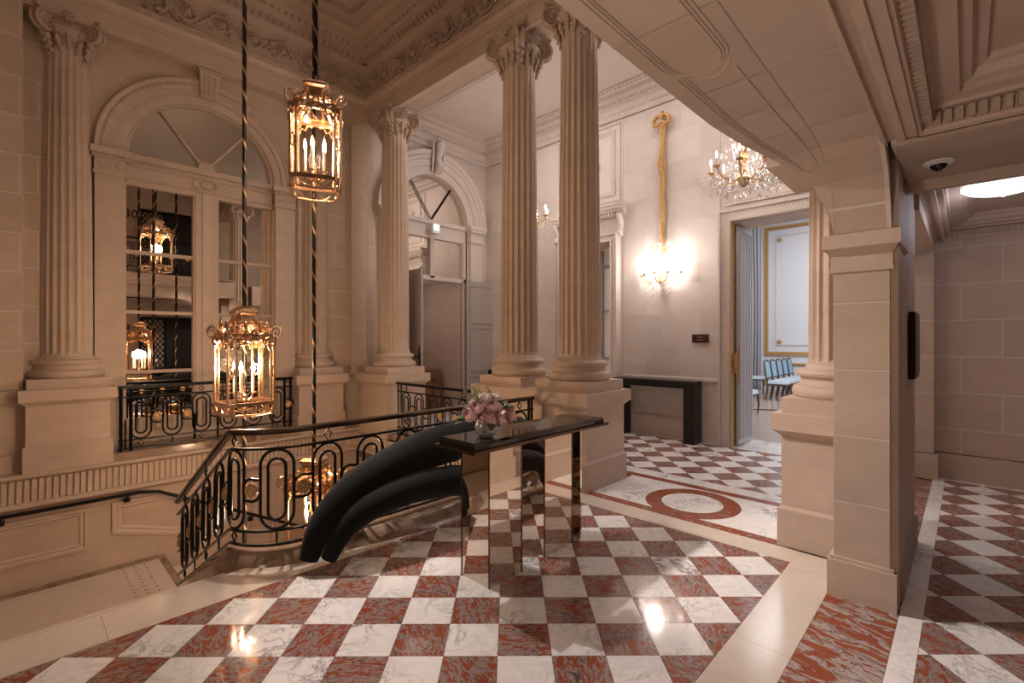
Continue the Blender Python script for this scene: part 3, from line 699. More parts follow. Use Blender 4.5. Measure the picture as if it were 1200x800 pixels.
# ---- pier, arcade arch and gallery slab over the camera
pier=struct(empty('wall_arcade',(0,0,0)))
MB().box(3.62,4.02,.34,.59,0,2.30).build('core',M['joint'],pier)
MB().box(3.61,4.05,.345,.60,2.2,2.82).build('upper_pier',M['stone'],pier)
MB().grid([[(q[0]-.004,.345,q[1]-.004),(q[0]-.004,.322,q[1]-.004)] for q in IN_]).grid([[(q[0]-.004,.322,q[1]-.004),(q[0]-.004,.322,q[1]+.12)] for q in IN_]).build('arch_fillet',M['plaster'],pier)  # paler material stands in for lamp light caught along the fillet
ashlar(WX(3.62),.325,.615,.23,2.09,.412,2,pier,M['stone'],.04,.004,zstart=.18)
MB().box(3.60,4.02,.59,.612,.23,2.09).build('return_face',M['stone'],pier)
MB().box(3.545,4.04,.295,.64,0,.225).box(3.56,4.04,.31,.628,.225,.245).build('plinth',M['stone'],pier)
MB().box(3.57,4.03,.31,.63,2.02,2.045).box(3.575,4.03,.315,.625,2.045,2.12).frustum(3.575,4.03,.315,.625,2.12,3.54,4.06,.285,.655,2.165).box(3.53,4.06,.275,.665,2.165,2.25).build('capital_block',M['stone'],pier)
# corridor face of the pier: two shallow steps then the wall carried on behind
MB(WY(.30)).box(3.66,4.05,-.03,0,0,2.62).box(4.05,4.92,-.05,-.02,0,2.62).build('backing',M['joint'],pier)
ashlar(WY(.333),3.825,4.92,.24,2.62,.412,.9,pier,M['stone'],.035,.004,zstart=.18)
MB(WY(.30)).box(3.77,4.95,-.05,.02,0,.22).build('plinth',M['stone'],pier)
MB().box(3.598,3.82,.292,.36,.2,2.76).build('corner_strip',M['stone'],pier)
MB().box(3.82,4.93,.302,.36,0,2.76).build('side_face',M['stone'],pier)
# intrados: quarter round at the pier then nearly flat; splayed edge on the hall side
IN=[(3.60,2.25,.60,.60),(3.52,2.42,.60,.64),(3.43,2.555,.60,.70),(3.29,2.64,.60,.78),(3.15,2.685,.60,.85),(2.88,2.712,.60,.93),(2.52,2.716,.60,.965),(2.17,2.720,.60,.975),(1.61,2.727,.60,.99),(1.0,2.735,.60,1.0),(0,2.74,.60,1.0),(-1.0,2.74,.60,1.0),(-2.0,2.74,.60,1.0),(-4,2.74,.60,1.0)]
for k in range(len(IN)-1):
    a,b=IN[k],IN[k+1]; g=.0025
    mb=MB(); 
    mb.grid([[(a[0]-g,.34,a[1]),(a[0]-g,.598,a[1])],[(b[0]+g,.34,b[1]),(b[0]+g,.598,b[1])],[(b[0]+g,.34,b[1]+.02),(b[0]+g,.598,b[1]+.02)],[(a[0]-g,.34,a[1]+.02),(a[0]-g,.598,a[1]+.02)],[(a[0]-g,.34,a[1]),(a[0]-g,.598,a[1])]])
    mb.build('voussoir',M['stone'],pier)
def vlt(o0,o1,dz0,dz1,name,i0=0,i1=None,m='stone'):
    # strip of the splayed soffit between fractions o0..o1 of its width
    i1=i1 or len(IN)-1; rows=[]
    for q in IN[i0:i1+1]:
        w_=q[3]-q[2]; rows.append([(q[0],q[2]+w_*o0,q[1]-dz0),(q[0],q[2]+w_*o1,q[1]-dz1)])
    mb=MB(); mb.grid(rows); return mb
vlt(0,1,-.004,-.004,'').build('mortar',M['joint'],pier)
for k in range(len(IN)-1):
    a,b=IN[k],IN[k+1]; g=.0025
    MB().grid([[(a[0]-g,a[2]+.001,a[1]),(a[0]-g,a[3],a[1])],[(b[0]+g,b[2]+.001,b[1]),(b[0]+g,b[3],b[1])]]).build('soffit_stone',M['stone'],pier)
MB().grid([[(q[0],.335,q[1]+.004),(q[0],.60,q[1]+.004)] for q in IN]).build('mortar',M['joint'],pier)
# raised moulding lines on the splayed soffit: one oval panel, then pointed panels either side
def soff(u,f,lift):
    # u = x position, f = fraction across (0 inner arris .. 1 gallery edge)
    for a,b in zip(IN,IN[1:]):
        if a[0]>=u>=b[0]:
            t=(a[0]-u)/(a[0]-b[0]); z=a[1]+(b[1]-a[1])*t; y1=a[3]+(b[3]-a[3])*t; return (u,.60+(y1-.60)*f,z-lift)
    return (u,.6+.4*f,2.74-lift)
def line(pts,name='soffit_moulding',r=.0042):
    m_=[soff(u,f,.001) for u,f in pts]; MB().tube(m_,r,6,flat=1.0).build(name,M['stone'],pier,True)
for off in (0,.028,.05):
    line([(3.30-i*.03,.80-off*1.6) for i in range(int((3.30-1.95)/.03))])
    ov=[]
    for i in range(41):
        a=PI/2+PI*i/40; ov.append((1.72-.30*math.sin(a)*0+ (-math.cos(a))*.16, .5+ (.33-off)*math.sin(a)))
    line([(1.86-(1-abs(math.sin(t)))*0+ .14*math.cos(t), .5+(.34-off*1.5)*math.sin(t)) for t in [(-PI/2)+PI*i/24 for i in range(25)]]+[(1.86-.06*i,.5+(.34-off*1.5)) for i in range(1,24)])
    line([(1.86-.06*i,.5-(.34-off*1.5)) for i in range(0,24)])
line([(3.30-i*.03,.22) for i in range(int((3.30-1.98)/.03))],r=.004)
line([(3.34,.50),(3.30,.80)],r=.004); line([(3.34,.50),(3.30,.22)],r=.004)
line([(1.98+.08*math.sin(PI*i/12),.22+.50*i/12) for i in range(13)],r=.004)
# gallery body above
gal=struct(empty('gallery',(0,0,0)))
for k in range(len(IN)-1):
    a,b=IN[k],IN[k+1]
    MB().grid([[(a[0],a[3],a[1]),(a[0],a[3],3.25)],[(b[0],b[3],b[1]),(b[0],b[3],3.25)]]).build('fascia',M['stone'],gal)
MB().box(-4,4.3,-1.6,1.0,3.22,3.28).build('gallery_floor',M['stone'],gal)
MB().box(3.58,4.35,.30,1.0,2.78,3.25).build('gallery_end',M['stone'],gal)
sweep([(-4,1.0),(3.4,1.0)],[(0,3.0),(-.05,3.05),(-.05,3.12),(-.10,3.18),(-.10,3.28),(0,3.29)]).build('gallery_cornice',M['stone'],gal)
# ---- corridor: wall_right end wall, beam, coffered ceiling with dentil cornice
we=struct(empty('wall_corridor_end',(0,0,0)))
MB(WX(7.45)).box(-1.6,.75,-.1,-.02,0,3.3).build('backing',M['joint'],we)
ashlar(WX(7.47),-1.6,.30,.30,2.92,.414,.66,we,M['stone'],.03,.006,zstart=.166,off=1)
MB(WX(7.45)).box(-1.6,.30,-.02,.03,0,.29).build('plinth_course',M['stone'],we)
ashlar(WX(7.30),.27,.46,.30,2.62,.414,2,we,M['stone'],.03,.004,zstart=.166)
MB().box(7.30,7.45,.27,.46,0,2.62).build('pilaster_core',M['stone'],we)
MB().box(7.25,7.45,.24,.48,0,.29).build('pilaster_plinth',M['stone'],we)
cc=struct(empty('ceiling',(0,0,0)))
MB().box(-4,4.0,-1.55,.30,2.918,3.2).build('coffer_plaster',M['ceil'],cc)
for a,b in ((-2,.6),(.6,2.05),(2.05,3.2)):
    for c_,d_ in ((-1.4,-.62),(-.62,.0)): MB().box(a+.003,b-.003,c_+.003,d_-.003,2.892,2.92).build('ceiling_slab',M['stone'],cc)
def coffer(x0,x1,y0,y1,z,bands):
    prof=[(0,z),(0,z+.012),(.015,z+.016),(.02,z+.03),(.02,z+.10),(.075,z+.105),(.085,z+.12),(.16,z+.125),(.16,z+.15),(.20,z+.16),(.215,z+.20),(.25,z+.205),(.255,z+.235)]
    rows=[]
    for o,zz_ in prof: rows.append([(x0+o,y0+o,zz_),(x0+o,y1-o,zz_),(x1-o,y1-o,zz_),(x1-o,y0+o,zz_)])
    MB().grid(rows,True).build('coffer_cornice',M['stone'],cc)
    if bands:   # stepped bands between the arch and the dentils
        yb=y1+bands; B=[(0,z-.004),(.022,z-.004),(.022,z+.02),(.055,z+.03),(.06,z+.012),(.075,z-.002),(.10,z-.002),(.10,z+.012),(bands+.002,z+.012)]
        MB().grid([[(x0-.6,yb-o,zz_),(x1+.02,yb-o,zz_)] for o,zz_ in B]).build('stepped_band',M['stone'],cc)
    mb=MB()
    p_=.042
    for k in range(int((x1-x0-.08)/p_)):
        u=x0+.05+k*p_; mb.box(u,u+.024,y1-.06,y1-.018,z+.035,z+.095); mb.box(u,u+.024,y0+.018,y0+.06,z+.035,z+.095)
    for k in range(int((y1-y0-.08)/p_)):
        v=y0+.05+k*p_; mb.box(x1-.06,x1-.018,v,v+.024,z+.035,z+.095); mb.box(x0+.018,x0+.06,v,v+.024,z+.035,z+.095)
    mb.build('coffer_dentils',M['carved'],cc,kind='stuff')
coffer(-2.5,3.285,-1.55,.185,2.66,.15)
coffer(4.16,7.43,-1.55,.20,2.74,.08)
MB().box(3.30,4.06,-1.6,.30,2.66,3.2).build('beam',M['joint'],cc)
for a,b in ((-1.5,-.35),(-.35,.285)): MB().box(3.285,4.10,a+.003,b-.003,2.64,2.665).build('beam_slab',M['stone'],cc)
MB().box(4.10,4.16,-1.6,.30,2.575,2.72).build('beam_drop',M['stone'],cc)
MB().box(4.92,7.45,.27,.62,2.62,3.2).build('side_lintel',M['stone'],cc)
MB().box(4.16,7.5,-1.6,.34,2.972,3.10).build('coffer_plaster',M['stone'],cc)
wr=struct(MB().box(-4,7.5,-1.75,-1.6,0,7).build('wall_right',M['stone']))
wn=struct(MB().box(-4.15,-4,-1.7,8.2,-3.5,7).build('wall_near',M['stone']))
# ---- salon shell
ws=struct(empty('wall_salon',(0,0,0)))
MB().box(17,17.1,-6,6.2,0,6).box(7.9,17,6.1,6.2,0,6).box(7.9,17,-6.1,-6,0,6).build('plain_wall',M['salonwall'],ws)
MB().box(7.88,17.1,-6.1,6.2,6,6.1).build('salon_ceiling',M['salonwall'],ws)
MB().box(7.89,7.93,2.56,6.2,0,6).box(7.89,7.93,-6,1.2,0,6).box(7.89,7.93,1.2,2.56,3.36,6).build('inner_wall',M['salonwall'],ws)
TS_=WX(17.0)
def goldframe(u0,u1,z0,z1,w_,d_=.05,m='giltwood',nm='gilt_frame'): frame_prof(TS_,u0,u1,z0,z1,w_,d_).build(nm,M[m],ws)
goldframe(2.3,4.80,1.10,5.25,.12); goldframe(2.62,4.48,1.42,4.95,.05,.03,'whitepaint','panel_moulding')
goldframe(2.3,4.80,.12,.86,.10)
for u in (2.75,4.35):
    for z in (1.55,4.80): MB(TS_).sphere((u,.02,z),.07,8,6).build('corner_rosette',M['giltwood'],ws)
MB(TS_).box(5.02,5.10,0,.10,0,5.4).box(5.30,5.36,0,.10,0,5.4).build('gilt_moulding',M['giltwood'],ws)
MB(TS_).box(4.94,5.45,0,.06,0,5.4).build('pilaster_strip',M['whitepaint'],ws)
MB(TS_).box(1.5,6.1,0,.10,5.42,5.5).build('gilt_moulding',M['giltwood'],ws)
MB(TS_).box(1.5,6.1,0,.05,0,.10).build('skirting',M['whitepaint'],ws)

# ================================================================ THINGS
# ---- fluted column with diagonal-volute capital
def shaft_mesh(r0,r1,z0,z1,nf=20):
    mb=MB(); rows=[]
    ns=6
    for i in range(11):
        t=i/10; r=r0+(r1-r0)*(t**1.6); dp=r*.115*(1 if 0<i<10 else .0)
        ring=[]
        for k in range(nf):
            for s_ in range(ns):
                a=2*PI*(k+s_/ns)/nf; q=s_/ns
                d_=0 if q<.17 or s_==0 else dp*math.sin(PI*(q-.0)/1.0)
                ring.append((( r-d_)*math.cos(a),(r-d_)*math.sin(a),z0+(z1-z0)*(t if 0<i<10 else (0 if i==0 else 1))))
        rows.append(ring)
    # flutes stop just inside the ends
    rows.insert(1,[(x*1.0,y*1.0,z0+.03) for x,y,z in rows[0]]); rows.insert(2,[(x,y,z0+.06) for x,y,_ in rows[2]])
    rows.insert(len(rows)-1,[(x,y,z1-.03) for x,y,_ in rows[-1]])
    return mb.grid(rows,True,True)
def make_column(half=False):
    t=empty('fluted_column')
    MB().box(-.36,.36,-.36,.36,0,.115).build('plinth',M['stone'],t)
    base=[(.335,.115),(.355,.135),(.36,.165),(.35,.195),(.325,.21),(.31,.215),(.298,.235),(.292,.255),(.302,.275),(.322,.285),(.328,.305),(.318,.325),(.295,.335),(.268,.34),(.262,.36),(.25,.375)]
    MB().lathe(base,(0,0,0),48).build('base',M['stone'],t,True)
    shaft_mesh(.243,.208,.37,4.10).build('shaft',M['stone'],t,True)
    cp=MB().lathe([(.208,4.10),(.225,4.105),(.228,4.12),(.215,4.13),(.21,4.17),(.235,4.21),(.27,4.25),(.275,4.28),(.25,4.30),(.24,4.36)],(0,0,0),32).build('capital',M['carved'],t,True)
    # abacus with concave sides
    pts=[]
    for q in range(4):
        a0=PI/4+q*PI/2; c0=(math.cos(a0)*.41,math.sin(a0)*.41); c1=(math.cos(a0+PI/2)*.41,math.sin(a0+PI/2)*.41); mid=a0+PI/4
        tx,ty=-math.sin(a0),math.cos(a0)
        pts.append((c0[0]+tx*.03,c0[1]+ty*.03))
        for i in range(1,8):
            s_=i/8; bow=.075*math.sin(PI*s_); pts.append((c0[0]+(c1[0]-c0[0])*s_-math.cos(mid)*bow, c0[1]+(c1[1]-c0[1])*s_-math.sin(mid)*bow))
        tx,ty=-math.sin(a0+PI/2),math.cos(a0+PI/2); pts.append((c1[0]-tx*.03,c1[1]-ty*.03))
    mb=MB(); mb.prism([(x*.93,y*.93) for x,y in pts],4.37,4.41); mb.prism(pts,4.41,4.45)
    mb.build('abacus',M['carved'],cp)
    for q in range(4):
        a=PI/4+q*PI/2; ca,sa=math.cos(a),math.sin(a)
        P=lambda r,h,s_=0:(ca*r-sa*s_,sa*r+ca*s_,h)
        vb=MB()
        for sd in (-1,1):
            path=[];rad=[]
            for i in range(40):
                th=PI/2-i/39*4.4*PI; rr=.104*(1-i/39)**.8+.012
                path.append(P(.315+math.cos(th)*rr,4.285+math.sin(th)*rr,sd*(.035-.012*i/39))); rad.append(.020-.010*i/39)
            path=[P(.17,4.355,sd*.02),P(.24,4.375,sd*.028)]+path; rad=[.014,.018]+rad
            vb.tube(path,rad,6)
            vb.sphere(P(.315,4.285,sd*.045),.02,6,4)
        n_=18; rows=[[P(.315+math.cos(2*PI*k/n_)*.097,4.285+math.sin(2*PI*k/n_)*.097,s_) for k in range(n_)] for s_ in (-.028,.028)]
        vb.grid(rows,True,True); vb.build('volute',M['carved'],cp,True)
        gb=MB()
        for i in range(7): gb.sphere(P(.29-.012*i,4.165-.035*i+.0,(.02 if i%2 else -.02)),.038-.003*i,6,5,1,1,1.25)
        gb.tube([P(.25,4.17),P(.245,4.05),P(.235,3.98)],[.03,.026,.008],6)
        gb.build('garland',M['carved'],cp,True)
        a2=q*PI/2; c2_,s2_=math.cos(a2),math.sin(a2); Q=lambda r,h,s_=0:(c2_*r-s2_*s_,s2_*r+c2_*s_,h)
        rb=MB(); rb.sphere(Q(.30,4.40),.028,7,5)
        for k in range(6): rb.sphere(Q(.30,4.40+.042*math.sin(k*PI/3),.042*math.cos(k*PI/3)),.022,6,4)
        for s_ in (-1,1):
            for k in range(3): rb.sphere(Q(.235,4.30-.03*k,s_*.06*(k+.6)*.7),.03,6,5)
        for i in range(5): rb.sphere(Q(.235-.004*i,4.22-.04*i,0),.036-.004*i,6,5,1,1,1.2)
        for s_ in (-1,1):
            for i in range(5): rb.sphere(Q(.222-.004*i,4.14-.03*i,s_*(.105-.008*i)),.03-.003*i,6,5,1,1,1.3)
        rb.build('rosette',M['carved'],cp,True)
    return t
c0=make_column()
cols=[((4.53,3.25),'fluted stone column nearest the black console table, right one of the pair on the shared pedestal'),
 ((4.53,4.20),'fluted stone column of the pair on the shared pedestal, farther from the camera'),
 ((4.53,7.12),'fluted stone column standing at the far corner of the stairwell by the grey doors'),
 ((3.50,8.02),'fluted column engaged in the wall just right of the mirrored arched window'),
 ((.455,7.98),'fluted column engaged in the wall at the far left beside the arched window'),
 ((4.53,.70),'fluted column half hidden behind the square stone pier at right')]
for i,((x,y),lb) in enumerate(cols):
    c=c0 if i==0 else copy_tree(c0)
    c.location=(x,y,1.03); tag(c,lb,'column','fluted stone columns')
# ---- pedestals
def pedestal(x0,x1,y0,y1,lb,faces=True,zb=0):
    t=empty('pedestal',((x0+x1)/2,(y0+y1)/2,zb)); hx,hy=(x1-x0)/2,(y1-y0)/2; h=1.03-zb
    MB().box(-hx,hx,-hy,hy,.30,h-.17).build('die',M['stone'],t)
    mb=MB(); mb.box(-hx-.025,hx+.025,-hy-.025,hy+.025,0,.285); mb.frustum(-hx-.025,hx+.025,-hy-.025,hy+.025,.285,-hx,hx,-hy,hy,.31); mb.build('base',M['stone'],t)
    mb=MB(); mb.frustum(-hx,hx,-hy,hy,h-.18,-hx-.05,hx+.05,-hy-.05,hy+.05,h-.13); mb.box(-hx-.06,hx+.06,-hy-.06,hy+.06,h-.13,h); mb.build('cap',M['stone'],t)
    return tag(t,lb,'pedestal','stone pedestals')
pedestal(4.15,4.91,2.89,4.58,'long stone pedestal carrying the two fluted columns behind the black table')
pedestal(4.15,4.91,.36,1.05,'stone pedestal half hidden behind the square pier at right')
pedestal(4.15,4.91,6.76,7.60,'stone pedestal under the corner column, left end of the far railing')
pedestal(3.12,3.86,7.64,8.2,'stone pedestal under the column right of the mirrored window',zb=.1)
pedestal(.09,.82,7.60,8.2,'stone pedestal under the column at far left',zb=.1)

# ---- wrought iron balustrades
def balustrade(name,label,Wf,S,pitch,H,parentloc,first=.16,rail=True,curb=None,ztop=.945,post=(),units=None,rmat='iron',stop=None):
    # Wf(s,h,n): world point at arc length s, height h above the walking line, n sideways
    t=empty(name,parentloc); L=Vector(parentloc)
    W=lambda s_,h,n=0: tuple(Vector(Wf(s_,h,n))-L)
    ss=[S*i/80 for i in range(81)]
    zr2=ztop-.125; zl2=.225; zl=.125
    def bar(h,w_,hh,nm,m): MB().grid([[W(s_,h-hh,-w_) for s_ in ss],[W(s_,h-hh,w_) for s_ in ss],[W(s_,h+hh*.5,w_) for s_ in ss],[W(s_,h+hh,w_*.45) for s_ in ss],[W(s_,h+hh,-w_*.45) for s_ in ss],[W(s_,h+hh*.5,-w_) for s_ in ss],[W(s_,h-hh,-w_) for s_ in ss]]).build(nm,m,t,True)
    bar(ztop-.012,.018,.010,'handrail_core',M['iron'])
    bar(ztop+.006,.030,.014,'handrail',M['brass' if rmat=='brass' else 'iron'])
    for h,nm in ((zr2,'upper_rail'),(zl2,'lower_rail'),(zl,'bottom_rail')): bar(h,.013,.009,nm,M['iron'])
    for s_ in post: MB().tube([W(s_,.0),W(s_,ztop)],.020,4).build('post',M['iron'],t)
    n_=int((S-first)/pitch)+1
    r1=.0112
    def pth(pts): return [W(s_,h) for s_,h in pts]
    zm=(zr2+zl2)/2; hh=(zr2-zl2)/2
    for k in range(n_):
        s0=first+k*pitch
        if s0+pitch*.3>S or s0<pitch*.3: continue
        ri=pitch*.165; ro_=pitch*.315
        def stad(r,h): 
            e=h-r; return [(s0+r*math.cos(a),zm+e+r*math.sin(a)) for a in [PI*i/10 for i in range(11)]]+[(s0+r*math.cos(a),zm-e+r*math.sin(a)) for a in [PI+PI*i/10 for i in range(11)]]
        MB().tube(pth(stad(ro_,hh-.01)),r1,6,True).build('outer_ring',M['iron'],t,True)
        MB().tube(pth(stad(ri,hh-.075)),r1,6,True).build('inner_ring',M['iron'],t,True)
        if k%2==0:
            for zc,sc_ in (((ztop+zr2)/2-.006,1),((zl+zl2)/2,1)):
                MB().tube(pth([(s0-.034,zc),(s0,zc+.040),(s0+.034,zc),(s0,zc-.040)]),.007,4,True).build('diamond',M['iron'],t)
        else:
            MB().tube(pth([(s0,zl),(s0,zl2)]),.008,6).build('spacer',M['iron'],t)
        MB().tube(pth([(s0,zr2),(s0,zr2-.02)]),.008,6).build('stud',M['iron'],t); MB().tube(pth([(s0,zl2),(s0,zl2+.02)]),.008,6).build('stud',M['iron'],t)
        sr=s0+pitch/2
        if sr+.04>S: continue
        rr=.043; sgn=1
        lk=[(sr-pitch*.205,zm+.10)]+[(sr+.07*math.cos(a),zm+.062*math.sin(a)) for a in [PI*1.0-PI*i/8 for i in range(9)]]
        MB().tube(pth([(sr-pitch*.205,zm+.075),(sr-.03,zm+.075)]+[(sr+.07*math.cos(a),zm+.012+.07*math.sin(a)) for a in [PI/2-PI/2*i/6 for i in range(7)]]+[(sr+pitch*.19,zm-.03)]),r1,6).tube(pth([(sr-pitch*.19,zm+.03),(sr-.062,zm-.01)]+[(sr+.07*math.cos(a),zm-.012+.07*math.sin(a)) for a in [PI+PI/2*i/6 for i in range(7)]]+[(sr+pitch*.205,zm-.075)]),r1,6).build('scroll_link',M['iron'],t,True)
        ro2=MB(); n2=14
        rows=[[W(sr+r*math.cos(2*PI*q/n2),zm+r*math.sin(2*PI*q/n2),d_) for q in range(n2)] for r,d_ in ((.006,-.020),(.026,-.014),(.040,-.020),(.050,-.008),(.050,.008),(.040,.020),(.026,.014),(.006,.020))]
        ro2.grid(rows,True,True).build('rosette',M['giltwood'],t,True)
    return tag(t,label,'balustrade','black iron balustrades')
# hall balustrade: straight, quarter turn, then down beside the stair
YBAL=3.555; RT=.42; XT=1.54
S1=4.06-XT; S2=S1+RT*PI/2; S3=S2+2.05
def Wmain(s_,h,n=0):
    if s_<=S1: x,y,tx,ty,dz=4.06-s_,YBAL,-1,0,0
    elif s_<=S2:
        a=(s_-S1)/RT; x=XT-RT*math.sin(a); y=YBAL+RT-RT*math.cos(a); tx,ty=-math.cos(a),math.sin(a); dz=-.03*((s_-S1)/(S2-S1))**2
    else: x=XT-RT+.0*(s_-S2); y=YBAL+RT+(s_-S2); tx,ty=0,1; dz=-.03-(s_-S2)*.55
    return (x-ty*n*-1*0+(-ty)*n, y+tx*n, h+dz)
S3=S2+1.66
balustrade('stair_balustrade','long curving black iron balustrade with gold rosettes around the stairwell edge',Wmain,S3,.362,0,(2.6,3.555,0),first=.22,rmat='brass',post=(.02,.07))
# marble curb under it
cb=struct(empty('trim_3',(0,0,0)))
ss=[S3*i/70 for i in range(71)]
def curbpt(s_,n,h):
    if s_<S1:
        k=min(1,(S1-s_)/.9)
        n = n*(1+1.6*k) if n>0 else n*(1+1.2*k)
    return Wmain(s_,h,n)
MB().grid([[curbpt(s_,n,h) for s_ in ss] for n,h in ((-.075,-.5),(-.075,.05),(-.05,.085),(.04,.085),(.05,.075),(.105,.004),(.105,-.5))]).build('curb',M['brownmarble'],cb,True)
Wwin=lambda s_,h,n=0:(.90+s_,7.70+n,h+.10)
balustrade('window_balustrade','black iron railing with gold rosettes in front of the mirrored arched window',Wwin,2.14,.335,0,(1.97,7.70,.1),first=.235,ztop=.90,post=(.03,.13,2.02,2.11))
MB().box(.84,3.12,7.60,7.90,.10,.19).build('sill_slab',M['brownmarble'],wl)
Wcol=lambda s_,h,n=0:(4.30+n,6.68-s_,h-.03)
balustrade('colonnade_balustrade','black iron railing with gold rosettes between the corner column and the paired columns',Wcol,2.02,.345,0,(4.30,5.66,0),first=.25,ztop=.93,post=(.03,.11,1.92,2.0))
MB().box(4.16,4.9,4.60,6.74,-.0,.085).build('sill_slab',M['brownmarble'],sb)
Wgal=lambda s_,h,n=0:(-1.5+s_,.93+n,h+3.22)
balustrade('gallery_balustrade','black iron railing of the upper gallery, seen only in the mirrored window',Wgal,5.0,.362,0,(1,.93,3.22),first=.2,post=(.03,4.97))

# ---- lanterns
def make_lantern():
    t=empty('lantern')
    a=.20; c=.062         # half face width, chamfer
    z0,z1=.12,.74
    cor=[(a,a+c),(-a,a+c),(-a-c,a),(-a-c,-a),(-a,-a-c),(a,-a-c),(a+c,-a),(a+c,a)]
    def ringbar(z,h,o,name,m='gold'):
        p=[(x*(1+o),y*(1+o)) for x,y in cor]; q=[(x*(1-.07),y*(1-.07)) for x,y in cor]
        MB().grid([[(x,y,z) for x,y in p],[(x,y,z+h) for x,y in p],[(x,y,z+h) for x,y in q],[(x,y,z) for x,y in q],[(x,y,z) for x,y in p]],True).build(name,M[m],t)
    ringbar(z0-.02,.035,.04,'bottom_frame'); ringbar(z1-.015,.03,.04,'top_frame')
    for x,y in cor: MB().tube([(x,y,z0),(x,y,z1)],.016,6).build('corner_post',M['gold'],t)
    for i in range(8):
        p,q=cor[i],cor[(i+1)%8]; wide=math.hypot(p[0]-q[0],p[1]-q[1])>.2
        mx,my=(p[0]+q[0])/2,(p[1]+q[1])/2; L=math.hypot(mx,my); nx,ny=mx/L,my/L
        MB().face([(p[0],p[1],z0),(q[0],q[1],z0),(q[0],q[1],z1),(p[0],p[1],z1)]).build('pane',M['pane'],t)
        F=lambda s_,h,o=.0:(p[0]+(q[0]-p[0])*s_+nx*o,p[1]+(q[1]-p[1])*s_+ny*o,h)
        if wide:
            # scalloped heads and hanging swags
            hd=[(.04,z1-.10),(.10,z1-.045),(.2,z1-.06),(.27,z1-.01),(.38,z1-.02),(.5,z1+.03),(.62,z1-.02),(.73,z1-.01),(.8,z1-.06),(.9,z1-.045),(.96,z1-.10)]
            MB().tube([F(s_,h,.008) for s_,h in hd],.014,6).tube([F(s_,h+.06,.012) for s_,h in hd],.018,6).build('scalloped_head',M['gold'],t,True)
            sw=MB()
            sw.tube([F(s_,z0-.03-.06*math.sin(PI*min(1,(s_-.05)/.42)),.01) for s_ in [.05+.42*i/8 for i in range(9)]],.008,5); sw.tube([F(1-s_,z0-.03-.06*math.sin(PI*min(1,(s_-.05)/.42)),.01) for s_ in [.05+.42*i/8 for i in range(9)]],.008,5)
            sw.build('swag',M['gold'],t,True)
            MB().face([F(0,z0-.02),F(1,z0-.02),F(1,z0-.10),F(.75,z0-.105),F(.5,z0-.11),F(.25,z0-.105),F(0,z0-.10)]).build('apron_pane',M['pane'],t)
            MB().tube([F(0,z0-.10),F(.25,z0-.105),F(.5,z0-.11),F(.75,z0-.105),F(1,z0-.10)],.011,6).build('apron_rim',M['gold'],t)
            for s_ in (.30,.70):
                fb=MB(); b0=F(s_,0,-.03); fb.lathe([(.025,z1+.05),(.025,z1+.08),(.014,z1+.085),(.02,z1+.11),(.026,z1+.125),(.018,z1+.145),(.008,z1+.15),(.016,z1+.165),(.004,z1+.18)],(b0[0],b0[1],0),8).build('finial',M['gold'],t,True)
        else:
            MB().tube([F(.5+.30*math.cos(k*PI/6),(z0+z1)/2+.055*math.sin(k*PI/6),.01) for k in range(12)],.010,6,True).build('oval_ring',M['gold'],t,True)
            vb=MB(); P=lambda r,h:(mx+nx*r,my+ny*r,h)
            pa=[];ra=[]
            for k in range(22):
                th=PI*.9-k/21*3.2*PI; rr=.058*(1-k/21)+.012; pa.append(P(.055+math.cos(th)*rr,z1+.065+math.sin(th)*rr)); ra.append(.017-.009*k/21)
            vb.tube([P(-.06,z1+.16),P(-.04,z1+.10),P(-.02,z1+.075)]+pa,[.014,.016,.017]+ra,6); vb.sphere(P(.02,z1-.01),.035,7,5,1,1,1.5); vb.sphere(P(.01,z1-.06),.024,6,5,1,1,1.6)
            vb.build('corner_scroll',M['gold'],t,True)
            MB().sphere(P(0,z0-.09),.022,6,5,1,1,1.5).tube([P(.01,z0),P(.015,z0-.06),P(0,z0-.13)],[.022,.02,.004],6).build('corner_drop',M['gold'],t,True)
    # crown
    cr=MB(); prof=[(.92,z1+.06),(.80,z1+.09),(.62,z1+.11),(.50,z1+.15),(.44,z1+.21),(.42,z1+.25),(.45,z1+.265),(.45,z1+.285),(.30,z1+.31),(.10,z1+.33)]
    cr.grid([[(x*f*.78,y*f*.78,z) for x,y in cor] for f,z in prof],True,True)
    cr=MB()
    for i in range(8):   # eight openwork ribs with leaf scrolls
        x,y=cor[i]; cr.tube([(x*.9,y*.9,z1+.04),(x*.72,y*.72,z1+.10),(x*.50,y*.50,z1+.14),(x*.40,y*.40,z1+.22),(x*.36,y*.36,z1+.26)],[.020,.024,.02,.017,.017],6)
        cr.sphere((x*.58,y*.58,z1+.15),.030,6,5); cr.sphere((x*.78,y*.78,z1+.11),.026,6,5)
    cr.build('crown_ribs',M['gold'],t,True)
    cr=MB(); cr.grid([[(x*f,y*f,z) for x,y in cor] for f,z in ((.46,z1+.14),(.47,z1+.20),(.44,z1+.235),(.54,z1+.25),(.54,z1+.272),(.42,z1+.30),(.22,z1+.325),(.05,z1+.335))],True,True); cr.build('crown_cap',M['gold'],t)
    cr=MB(); cr.grid([[(x*f,y*f,z) for x,y in cor] for f,z in ((.98,z1+.02),(1.0,z1+.05),(.86,z1+.06),(.84,z1+.04))],True); cr.build('cornice',M['gold'],t)
    MB().tube([(0,.03*math.cos(k*PI/6),z1+.365+.03*math.sin(k*PI/6)) for k in range(12)],.008,6,True).build('ring',M['darkmetal'],t,True)
    # candle cluster
    cs=MB(); cs.tube([(0,0,z0-.05),(0,0,z0+.16)],.012,6); cs.sphere((0,0,z0+.05),.035,8,6)
